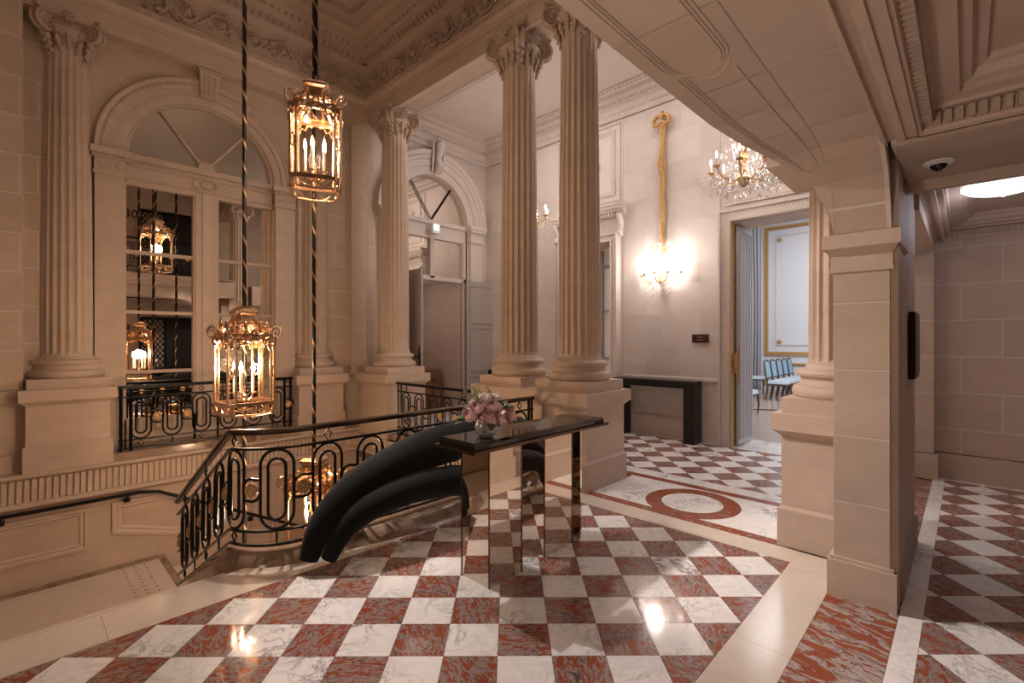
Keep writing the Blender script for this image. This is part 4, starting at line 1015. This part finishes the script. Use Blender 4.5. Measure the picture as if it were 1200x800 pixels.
    for k in range(5):
        b=2*PI*k/5+.3; P=lambda r,h:(r*math.cos(b),r*math.sin(b),h)
        cs.tube([P(0,z0+.06),P(.05,z0+.02),P(.10,z0+.04),P(.115,z0+.09)],.008,5); cs.lathe([(.028,z0+.09),(.03,z0+.10),(.014,z0+.105)],P(.115,0)[:2]+(0,),8)
    cs.build('candelabrum',M['gold'],t,True)
    for k in range(5):
        b=2*PI*k/5+.3; q=(.115*math.cos(b),.115*math.sin(b))
        cd=MB().lathe([(.013,z0+.10),(.013,z0+.30)],(q[0],q[1],0),8).build('candle',M['wax'],t,True)
        MB().lathe([(.006,z0+.30),(.019,z0+.325),(.015,z0+.36),(.002,z0+.40)],(q[0],q[1],0),8).build('bulb',M['flame'],cd,True)
    return t
def cord(t,z0,z1,x=0,y=0,rad=.022): return MB().tube([(0,0,z0),(0,0,z1)],rad,10).build('cord',M['rope'],t,True,loc=(x,y,0))
L0=make_lantern()
for i,(x,y,z,rz,lb) in enumerate([(1.575,5.16,.865,5.0,'middle gilt lantern level with the balustrade, hanging before the arched window'),
        (1.95,4.40,2.945,66.0,'topmost gilt lantern hanging high in front of the cornice'),
        (2.18,4.96,-.665,33.0,'lowest gilt lantern, seen behind the balustrade and black tubes')]):
    l=L0 if i==0 else copy_tree(L0)
    l.location=(x,y,z); l.rotation_euler=(0,0,R(rz)); l.scale=(.80,.80,1); tag(l,lb,'lantern','gilt lanterns in the stairwell')
    cord(l,1.13,6.86-z,rad=.024)
    lamp('lantern_light','POINT',(x,y,z+.47),56,WARM,.08)
    if i==1:
        for k in (0,2,3):
            a=k*PI/2+.4; s_=MB().sphere((.25*math.cos(a),.25*math.sin(a),.80),.022,8,6).build('spot_lamp',M['spotled'],l,True)
hc=empty('hanging_cord',(1.715,5.62,-2.6)); 
MB().tube([(0,0,0),(0,0,9.46)],.022,10).build('cord',M['rope'],hc,True); MB().sphere((0,0,-.02),.05,10,8).build('tassel',M['gold'],hc,True)
tag(hc,'black and gold rope hanging behind the middle lantern down the stairwell','cord')

# ---- mirrored console table, vase, bouquet
tb=empty('console_table',(2.65,2.35,0))
Tt=lambda x,y,z:(x-2.65,y-2.35,z)
mb=MB(Tt); mb.box(1.945,3.375,2.175,2.525,.915,.945); mb.frustum(1.945,3.375,2.175,2.525,.945,1.96,3.36,2.19,2.51,.96); mb.build('top',M['lacquer'],tb)
MB(Tt).box(1.92,3.41,2.15,2.55,.897,.915).build('top_plate',M['brass'],tb)
def legbox(x0,x1,y0,y1):
    l=MB(Tt).box(x0,x1,y0,y1,0,.897).build('leg',M['steel'],tb)
    e=MB(Tt)
    for x,y in ((x0,y0),(x1,y0),(x0,y1)): e.box(x-.004,x+.004,y-.004,y+.004,0,.897)
    e.build('edge_trim',M['brass'],l)
legbox(2.11,2.42,2.22,2.49); legbox(2.70,3.04,2.25,2.49)
MB(Tt).box(3.15,3.17,2.25,2.49,0,.897).build('leg',M['steel'],tb)
tag(tb,'long console table with glossy black top and mirror-polished steel legs on the checker floor','table')
va=empty('vase',(2.155,2.30,.96))
prof=[(.030,0),(.045,.002),(.062,.022),(.071,.05),(.072,.075),(.066,.10),(.054,.122),(.047,.130),(.043,.128),(.050,.118),(.060,.098),(.065,.075),(.064,.052),(.056,.026),(.040,.012),(.004,.010)]
mb=MB(); rows=[]
for j,(r,z) in enumerate(prof):
    rows.append([(r*(1+(.035 if (k+j)%2 and 1<j<6 else 0))*math.cos(2*PI*k/28),r*(1+(.035 if (k+j)%2 and 1<j<6 else 0))*math.sin(2*PI*k/28),z) for k in range(28)])
mb.grid(rows,True,True).build('bowl',M['vase'],va)
tag(va,'round cut-glass vase at the near end of the black table top','vase')
bq=empty('bouquet',(2.155,2.30,1.06))
def rose(p,r,m,seed):
    rg=random.Random(seed); mb=MB(); up=Vector(p).normalized() if Vector(p).length>1e-3 else Vector((0,0,1))
    q=up.to_track_quat('Z','Y')
    for layer,(n_,rad,top) in enumerate(((3,.34,.25),(4,.56,.42),(5,.78,.62),(6,.98,.92))):
        for k in range(n_):
            a=2*PI*k/n_+layer*.7+rg.uniform(-.15,.15); rows=[]; tp=top+rg.uniform(-.08,.08)
            for i in range(6):
                v=i/5; th=2.75+(tp-2.75)*v; row=[]
                for j in range(5):
                    u=(j-2)/2; ang=a+u*(3.9/n_)*(.55+.45*math.sin(PI*min(1,.2+v*.75))); th2=th+.20*u*u*v
                    rr=r*rad*(1+.16*v**4+.03*u)
                    row.append(tuple(Vector(p)+q@Vector((rr*math.sin(th2)*math.cos(ang),rr*math.sin(th2)*math.sin(ang),rr*math.cos(th2)*.92-.1*r))))
                rows.append(row)
            mb.grid(rows)
    mb.sphere(tuple(Vector(p)-q@Vector((0,0,r*.25))),r*.5,7,5)
    return mb.build('rose',m,bq,True)
fl3=[((-.115,.02,.05),.042,'rose1'),((-.07,-.07,.045),.040,'rose1'),((-.02,-.10,.03),.040,'rose1'),((.045,-.115,.02),.042,'rose3'),((-.06,.00,.10),.042,'rose2'),((.00,-.05,.095),.045,'rose1'),((.03,.02,.13),.046,'rose3'),((-.03,.05,.12),.042,'rose2'),((.065,-.04,.085),.040,'rose2'),((.135,-.09,.03),.044,'rose3'),((-.10,-.03,.10),.036,'rose1'),((-.02,-.005,.15),.038,'rose2')]
for i,(p,r,m) in enumerate(fl3):
    # the bouquet is wider along the viewing horizontal; axes: x along the table
    rose((p[0]*1.05,p[1]*1.05,p[2]+.01),r*1.22,M[m],i)
def leafm(p0,p1,wd):
    a,b=Vector(p0),Vector(p1); s_=(b-a).cross(Vector((0,0,1))).normalized(); rows=[]
    for i in range(7):
        t_=i/6; c=a.lerp(b,t_)+Vector((0,0,.03*math.sin(PI*t_))); w_=wd*math.sin(PI*min(.98,t_*.92+.04))
        rows.append([tuple(c-s_*w_+Vector((0,0,-.3*w_))),tuple(c),tuple(c+s_*w_+Vector((0,0,-.3*w_)))])
    return MB().grid(rows).build('leaf',M['leaf'],bq,True)
for p0,p1,w_ in (((-.08,.05,.02),(-.19,.09,-.005),.045),((-.09,.02,.0),(-.17,.12,.03),.04),((.05,-.03,.05),(.14,-.07,.13),.05),((.08,-.04,.06),(.16,-.13,.10),.045),((.09,-.09,0),(.20,-.17,-.05),.025),((-.03,-.09,-.01),(-.08,-.14,-.03),.03),((.02,.06,.05),(.06,.14,.06),.045),((-.02,.07,.05),(-.07,.15,.08),.04)): leafm(p0,p1,w_)
rg=random.Random(5)
for k in range(9):
    b=Vector((rg.uniform(-.09,.06),rg.uniform(-.03,.06),.10)); tp=b+Vector((rg.uniform(-.06,.04),rg.uniform(-.02,.06),rg.uniform(.07,.17)))
    mb=MB().tube([tuple(b),tuple(b.lerp(tp,.5)+Vector((.01,0,0))),tuple(tp)],.0022,4)
    for i in range(9): c=b.lerp(tp,.35+.65*i/8)+Vector((rg.uniform(-.015,.015),rg.uniform(-.015,.015),rg.uniform(-.008,.012))); mb.sphere(tuple(c),rg.uniform(.005,.009),5,4)
    mb.build('sprig',M['sprig'],bq,True)
for k in range(5):
    c=(rg.uniform(.05,.11),rg.uniform(-.03,.02),rg.uniform(.13,.17)); mb=MB()
    for i in range(5): mb.sphere((c[0]+.014*math.cos(i*1.26),c[1]+.014*math.sin(i*1.26),c[2]),.012,6,4)
    mb.build('white_blossom',M['petalw'],bq,True)
for k in range(9):
    a=k*.7; MB().tube([(.03*math.cos(a),.03*math.sin(a),.05),(.012*math.cos(a+2),.012*math.sin(a+2),-.03),(.03*math.cos(a+3),.03*math.sin(a+3),-.085)],.004,5).build('stem',M['leaf'],bq,True)
tag(bq,'bouquet of pink roses with green leaves standing in the glass vase','flowers')

# ---- black tube sculpture behind the table
sp=empty('tube_sculpture',(1.42,3.30,0))
def tubes(pts,nm):
    pts=[(Vector(p)-Vector((1.42,3.30,0)),r) for p,r in pts]; P=[];Q=[]
    n_=len(pts)
    for i in range(n_-1):
        p0,p1,p2,p3=(pts[max(i-1,0)],pts[i],pts[i+1],pts[min(i+2,n_-1)])
        for k in range(6):
            t_=k/6; f=lambda a,b,c,d:.5*((2*b)+(c-a)*t_+(2*a-5*b+4*c-d)*t_*t_+(3*b-a-3*c+d)*t_**3)
            P.append(tuple(f(p0[0],p1[0],p2[0],p3[0]))); Q.append(f(p0[1],p1[1],p2[1],p3[1]))
    P.append(tuple(pts[-1][0])); Q.append(pts[-1][1])
    P.append(tuple(Vector(P[-1])+(Vector(P[-1])-Vector(P[-2]))*.5)); Q.append(Q[-1]*.6)
    MB().tube(P,Q,20).build(nm,M['velvet'],sp,True)
tubes([((1.414, 3.3, 0.079), 0.065), ((1.471, 3.293, 0.242), 0.087), ((1.58, 3.287, 0.377), 0.11), ((1.741, 3.28, 0.495), 0.126), ((1.949, 3.273, 0.58), 0.141), ((2.217, 3.267, 0.652), 0.156), ((2.56, 3.26, 0.703), 0.165), ((2.95, 3.253, 0.736), 0.165), ((3.278, 3.247, 0.74), 0.149), ((3.54, 3.24, 0.671), 0.129)],'upper_tube')
tubes([((1.508, 3.2, 0.08), 0.053), ((1.577, 3.178, 0.219), 0.072), ((1.675, 3.155, 0.324), 0.088), ((1.831, 3.133, 0.4), 0.1), ((2.111, 3.11, 0.448), 0.112), ((2.381, 3.088, 0.446), 0.121), ((2.587, 3.065, 0.421), 0.125), ((2.911, 3.042, 0.288), 0.128), ((3.16, 3.02, 0.08), 0.118)],'lower_tube')
tag(sp,'pair of tapering black padded tubes arching up from the floor behind the table','sculpture')

# ---- vestibule furniture and fittings
def console(x0,x1,y0,y1,h,lb):
    t=empty('wall_console',((x0+x1)/2,(y0+y1)/2,0)); a,b=(x1-x0)/2,(y1-y0)/2
    MB().box(-a,a,-b,b,h-.11,h).build('top',M['blackwood'],t)
    for s_ in (-1,1): MB().box(-a,a,s_*b-(.17 if s_>0 else 0),s_*b+(0 if s_>0 else .17),0,h-.11).build('leg',M['blackwood'],t)
    return tag(t,lb,'console table','black wall consoles')
console(7.12,7.41,2.99,4.40,.955,'plain black console table against the pale wall below the brown sign')
console(7.10,7.41,6.3,7.5,.955,'black console table mostly hidden behind the paired columns')
sg=empty('wall_sign',(7.435,3.02,1.62)); MB().box(-.012,.0,-.13,.13,-.065,.065).build('plate',M['sign'],sg)
MB().box(-.0135,-.012,-.045,.045,.012,.028).box(-.0135,-.012,-.045,.045,-.028,-.012).build('print_line',M['signtext'],sg)
tag(sg,'small dark brown sign with two short lines on the pale wall above the console','sign')
pl=empty('wall_plaque',(4.5,.28,1.56)); MB().box(-.21,.21,-.02,.01,-.235,.235).build('plate',M['darkmetal'],pl); MB().box(-.18,.18,-.025,-.02,-.21,.21).build('raised_field',M['sign'],pl)
tag(pl,'dark bronze plaque seen edge-on on the corridor wall behind the pier','plaque')
dm=empty('ceiling_camera',(3.72,.12,2.635)); MB().lathe([(.075,0),(.075,-.008),(.05,-.02),(.045,-.02)],(0,0,0),20).build('trim_ring',M['whiteplastic'],dm,True); MB().sphere((0,0,-.012),.042,14,8).build('dome',M['blackglass'],dm,True)
tag(dm,'round dome camera with white ring set in the corridor beam','camera')
bl=empty('ceiling_light',(5.70,-.22,2.97)); MB().lathe([(.05,0),(.05,-.03),(.38,-.06),(.40,-.075)],(0,0,0),28).build('rim',M['brass'],bl,True)
MB().lathe([(.39,-.07),(.37,-.11),(.30,-.16),(.20,-.19),(.08,-.205),(.02,-.207)],(0,0,0),28).build('bowl',M['bowl'],bl,True); MB().lathe([(.05,-.20),(.05,-.21),(.02,-.235),(.004,-.24)],(0,0,0),12).build('finial',M['whiteplastic'],bl,True)
bl.scale=(.74,.74,.74); tag(bl,'shallow lit glass bowl light under the corridor ceiling','ceiling light')
lamp('bowl_light','POINT',(5.70,-.22,2.70),9,(.86,.87,1),.25)
el=empty('emergency_light',(5.93,7.83,3.86)); MB().box(-.09,.09,-.04,.04,-.10,.10).build('housing',M['whiteplastic'],el); MB().box(-.05,.06,-.05,-.04,-.03,.07).build('lens',M['cyan'],el)
tag(el,'small glowing blue-white emergency light under the far fanlight','light')
cbn=empty('wood_cabinet',(6.45,9.0,0)); MB().box(-.62,.3,-.3,.3,0,.92).build('body',M['wood'],cbn)
for a,b in ((-.60,-.17),(-.13,.28)): 
    d_=MB().box(a,b,-.32,-.30,.04,.88).build('door',M['wood'],cbn); MB().box((a+b)/2-.06,(a+b)/2+.06,-.335,-.32,.68,.70).build('handle',M['brass'],d_)
lamp('passage_light','POINT',(5.7,8.9,2.5),7,(1,.9,.88),.1)
tag(cbn,'low brown wooden cabinet in the passage behind the grey doors','cabinet')

# crystal drops helper
def drops(mb,c,n_,rad,h0,h1,seed,sz=.02):
    rg=random.Random(seed)
    for _ in range(n_):
        a=rg.uniform(0,2*PI); r=rad*math.sqrt(rg.uniform(.1,1)); z=rg.uniform(h0,h1); s_=sz*rg.uniform(.6,1.2)
        x,y=c[0]+r*math.cos(a),c[1]+r*math.sin(a); b=mb.p([(x,y,z+s_*1.6),(x+s_*.7,y,z),(x,y+s_*.7,z),(x-s_*.7,y,z),(x,y-s_*.7,z),(x,y,z-s_*2.2)])
        for q in ((0,1,2),(0,2,3),(0,3,4),(0,4,1),(5,2,1),(5,3,2),(5,4,3),(5,1,4)): mb.f.append(tuple(b+i for i in q))
def bulbs(t,q,z,mt,bm='bulbw'):
    cd=MB().lathe([(.011,z),(.011,z+.10)],(q[0],q[1],0),8).build('candle',M['wax'],t,True)
    MB().lathe([(.005,z+.10),(.014,z+.125),(.010,z+.155),(.002,z+.185)],(q[0],q[1],0),8).build('bulb',M[bm],cd,True)
# wall sconce under a gilt ribbon
rb=empty('gilt_ribbon',(7.42,3.63,5.25)); g=MB()
for s_ in (-1,1):
    g.tube([(-.05-.03*math.sin(PI*i/14),s_*.105*(1-math.cos(2*PI*i/14)),-.02+.085*math.sin(2*PI*i/14)-.03*(1-math.cos(2*PI*i/14))) for i in range(15)],[.030+.012*math.sin(PI*i/14) for i in range(15)],8)
    g.tube([(-.04,0,-.02),(-.05,s_*.05,-.14),(-.04,s_*.08,-.24)],[.03,.035,.015],6)
g.sphere((-.07,0,0),.05,8,6); g.tube([(-.04,0,0),(-.04,.01,.10),(-.02,-.01,.15)],[.04,.05,.02],8); g.v=[(x,y*.68,z*.8) for x,y,z in g.v]; g.build('bow',M['giltwood'],rb,True)
g=MB(); rg=random.Random(2)
for s_ in (-1,0,1):
    g.tube([(-.03-.012*(s_==0),s_*.035+.012*math.sin(i*.9+s_*2),-.05-i*.105) for i in range(20)],[.030+.010*math.sin(i*1.1+s_*2) for i in range(20)],6)
g.tube([(-.04,.045,-.55),(-.05,.06,-.75),(-.04,.05,-.95)],[.02,.045,.012],6); g.v=[(x,y*.82,z) for x,y,z in g.v]; g.build('ribbon',M['giltwood'],rb,True)
tag(rb,'long gilt ribbon with a bow hanging on the pale wall above the crystal sconce','ribbon')
sn=empty('wall_sconce',(7.30,3.63,2.70)); g=MB()
g.tube([(.1,0,.42),(.05,0,.30),(0,0,.10),(0,0,-.12)],[.03,.02,.018,.03],8); g.sphere((.0,0,-.14),.045,8,6)
for k in range(6): a=k*PI/3; g.tube([(.0,0,.36),(.06*math.cos(a),.06*math.sin(a),.42),(.13*math.cos(a),.13*math.sin(a),.40),(.15*math.cos(a),.15*math.sin(a),.44)],.010,5)
g.tube([(.12*math.cos(k*PI/8),.12*math.sin(k*PI/8),.34) for k in range(16)],.010,5,True)
g.build('frame',M['giltwood'],sn,True)
for k,(ax,ay) in enumerate(((.02,.34),(-.14,.20),(-.20,.0),(-.14,-.20),(.02,-.34))):
    ar=MB(); ar.tube([(0,0,-.10),(ax*.4,ay*.4,-.16),(ax*.85,ay*.85,-.12),(ax,ay,-.04)],.010,6); ar.lathe([(.008,-.04),(.035,-.03),(.038,-.02),(.012,-.015)],(ax,ay,0),10); ar.build('arm',M['giltwood'],sn,True); bulbs(sn,(ax,ay),-.02,'')
g=MB(); drops(g,(-.03,0,0),46,.22,-.40,-.16,1,.017); drops(g,(-.03,0,0),36,.11,.05,.36,4,.015); drops(g,(-.03,0,0),24,.34,-.24,-.08,9,.014); g.build('crystal_drops',M['crystal'],sn,kind='stuff')
tag(sn,'crystal and gilt candle sconce glowing against the pale wall below the gilt ribbon','sconce')
lamp('sconce_light','POINT',(7.12,3.63,2.86),32,(1,.93,.88),.10)
def make_chandelier():
    t=empty('chandelier'); g=MB()
    g.tube([(0,0,2.2),(0,0,.30)],.012,6); g.lathe([(.02,.32),(.05,.28),(.03,.2),(.06,.12),(.03,.04),(.05,-.06),(.08,-.12),(.05,-.2),(.01,-.24)],(0,0,0),14); g.lathe([(.09,2.22),(.08,2.14),(.02,2.1)],(0,0,0),14); g.build('stem',M['giltwood'],t,True)
    for k in range(8):
        a=2*PI*k/8+.2; c,s_=math.cos(a),math.sin(a)
        ar=MB(); ar.tube([(0,0,-.08),(.14*c,.14*s_,-.16),(.30*c,.30*s_,-.12),(.38*c,.38*s_,-.02)],.011,6); ar.lathe([(.008,-.02),(.045,-.005),(.05,.005),(.012,.01)],(.38*c,.38*s_,0),10); ar.build('arm',M['giltwood'],t,True)
        bulbs(t,(.38*c,.38*s_),.0,'')
    g=MB(); drops(g,(0,0,0),150,.42,-.34,-.04,3,.022); drops(g,(0,0,0),90,.26,0,.34,5,.018)
    for k in range(8):
        a=2*PI*k/8+.2; drops(g,(.38*math.cos(a),.38*math.sin(a),0),8,.05,-.16,-.03,k,.018)
    g.build('crystal_drops',M['crystal'],t,kind='stuff')
    return t
ch=make_chandelier(); ch.location=(6.3,2.02,3.74); tag(ch,'crystal chandelier half hidden behind the curved arch, above the open doorway','chandelier','crystal chandeliers')
ch2=copy_tree(ch); ch2.location=(6.25,5.62,3.74); tag(ch2,'crystal chandelier almost hidden behind the paired columns','chandelier','crystal chandeliers')
for p in ((6.3,2.02,3.95),(6.25,5.62,4.0)): lamp('chandelier_light','POINT',p,24,(1,.90,.82),.30)

# ---- handrail on the stairwell wall
def wallrail(pts,br,lb):
    o=Vector(pts[0]); t=empty('wall_handrail',pts[0]); MB().tube([tuple(Vector(p)-o) for p in pts],.022,8).build('rail',M['iron'],t,True)
    for p in br:
        q=Vector(p)-o; MB().tube([tuple(q),tuple(q+Vector((0,0,-.06))),tuple(q+Vector((0,.06,-.075)))],.012,6).lathe([(.035,-.10),(.035,-.05)],tuple(q+Vector((0,.055,0))),10).build('bracket',M['iron'],t,True)
    return tag(t,lb,'handrail','stairwell handrails')
wallrail([(-2.2,7.55,-.325),(1.10,7.55,-.325),(1.30,7.55,-.36),(4.0,7.55,-1.80)],[(-.10,7.55,-.325),(.98,7.55,-.325),(2.4,7.55,-.95)],'slim black handrail on the stairwell wall below the fluted band')
wallrail([(4.08,5.2,-2.1),(4.08,7.0,-2.1)],[(4.08,5.6,-2.1)],'short black handrail on the end wall down in the stairwell')

# ---- salon: chairs, curtain, cable
def make_chair():
    t=empty('salon_chair')
    MB().box(-.24,.24,-.25,.23,.40,.44).build('seat_rail',M['chairwood'],t)
    MB().frustum(-.23,.23,-.24,.22,.44,-.21,.21,-.21,.20,.51).build('seat',M['paleblue'],t)
    for s_ in (-1,1):
        MB().tube([(s_*.21,-.22,.41),(s_*.225,-.235,.2),(s_*.21,-.22,0)],[.028,.022,.016],6).build('leg',M['chairwood'],t,True)
        MB().tube([(s_*.21,.21,.41),(s_*.215,.23,.2),(s_*.22,.27,0)],[.026,.022,.016],6).build('leg',M['chairwood'],t,True)
    f=lambda u,h:(u,.21+.16*(h-.42),h)
    MB().tube([f(-.21,.42),f(-.22,.95),f(-.17,1.02),f(0,1.05),f(.17,1.02),f(.22,.95),f(.21,.42)],.022,6).tube([f(-.2,.58),f(.2,.58)],.018,6).build('back_frame',M['chairwood'],t,True)
    MB().frustum(-.19,.19,.225,.245,.60,-.19,.19,.285,.31,1.0).build('back_pad',M['blue'],t)
    return t
k0=make_chair()
ch_=[(14.05+.56*i,3.62,0,['nearest pale blue upholstered chair of the row in the far salon','second pale blue chair in the row of five in the far salon','middle pale blue chair in the row of five in the far salon','fourth pale blue chair in the row of five in the far salon','farthest pale blue chair in the row of five in the far salon'][i]) for i in range(5)]
ch_+=[(15.4,4.55,0,'salon chair partly behind the polished door leaf, left of the row'),(11.0,3.52,0,'pale blue chair seat just showing past the polished door leaf, nearest the doorway')]
for i,(x,y,rz,lb) in enumerate(ch_):
    c=k0 if i==0 else copy_tree(k0); c.location=(x,y,0); c.rotation_euler=(0,0,rz); tag(c,lb,'chair','salon chairs')
ct=empty('curtain',(15.9,4.95,0)); rows=[]
for z in [.05+5.0*i/12 for i in range(13)]: rows.append([(.06*math.sin(k*1.1),-.36+.72*k/40*(1-.25*math.sin(PI*min(1,z/5)))+(.0),z) for k in range(41)])
MB().grid(rows).build('drape',M['curtain'],ct,True); MB().tube([(0,-.6,5.1),(0,.6,5.1)],.03,8).build('pole',M['giltwood'],ct,True)
tag(ct,'long grey curtain hanging in the far salon beside the gilt wall panels','curtain')
cbl=MB().tube([(11.2,3.9,.008),(11.8,3.4,.008),(12.0,3.0,.008),(11.9,2.6,.008),(12.2,1.8,.008)],.012,6).build('floor_cable',M['blackwood'],None,True); tag(cbl,'thin dark cable lying across the salon floor','cable')

# ---- opposite side, seen in the mirror: dark lattice doors on two floors, numerals
def lattice(x0,x1,z0,h,lb):
    t=empty('lattice_screen',((x0+x1)/2,-1.58,z0)); a=(x1-x0)/2
    MB().box(-a+.6,a,0,.03,0,h).build('dark_door',M['blackwood'],t)
    mb=MB()
    for k in range(14):
        for s_ in (-1,1):
            u=-a+.6*(.5-s_*.5); zz_=h*k/13
            z1_=min(h,zz_+.6*1.4); mb.tube([(u,.04,zz_),(u+s_*.6*(z1_-zz_)/(.6*1.4),.04,z1_)],.014,4)
    mb.build('lattice',M['iron'],t,kind='stuff')
    MB().box(-a-.03,-a+.03,0,.07,0,h).box(-a+.57,-a+.63,0,.07,0,h).box(-a,a,0,.07,h-.05,h+.03).build('frame',M['iron'],t)
    return tag(t,lb,'door')
lattice(2.57,4.4,0,2.25,'black lattice and dark door on the hall level, reflected in the mirrored window')
lattice(2.57,4.4,3.28,2.15,'black lattice and dark door of the upper gallery, reflected in the mirrored window')
for z in (1.92,5.27):
    cu=bpy.data.curves.new('numeral','FONT'); cu.body='30'; cu.size=.34; cu.extrude=.008; cu.align_x='CENTER'
    tx=bpy.data.objects.new('tmp_text',cu); col.objects.link(tx); dg=bpy.context.evaluated_depsgraph_get(); dg.update()
    me=bpy.data.meshes.new_from_object(tx.evaluated_get(dg)); bpy.data.objects.remove(tx); me.materials.append(M['digit'])
    o=bpy.data.objects.new('wall_numeral',me); col.objects.link(o); o.location=(2.36,-1.585,z-.1); o.rotation_euler=(R(90),0,0); o.scale=(1,1,1)
    tag(o,'dark numerals on the %s pale wall opposite, reflected in the mirrored window'%('lower' if z<3 else 'upper'),'numerals')
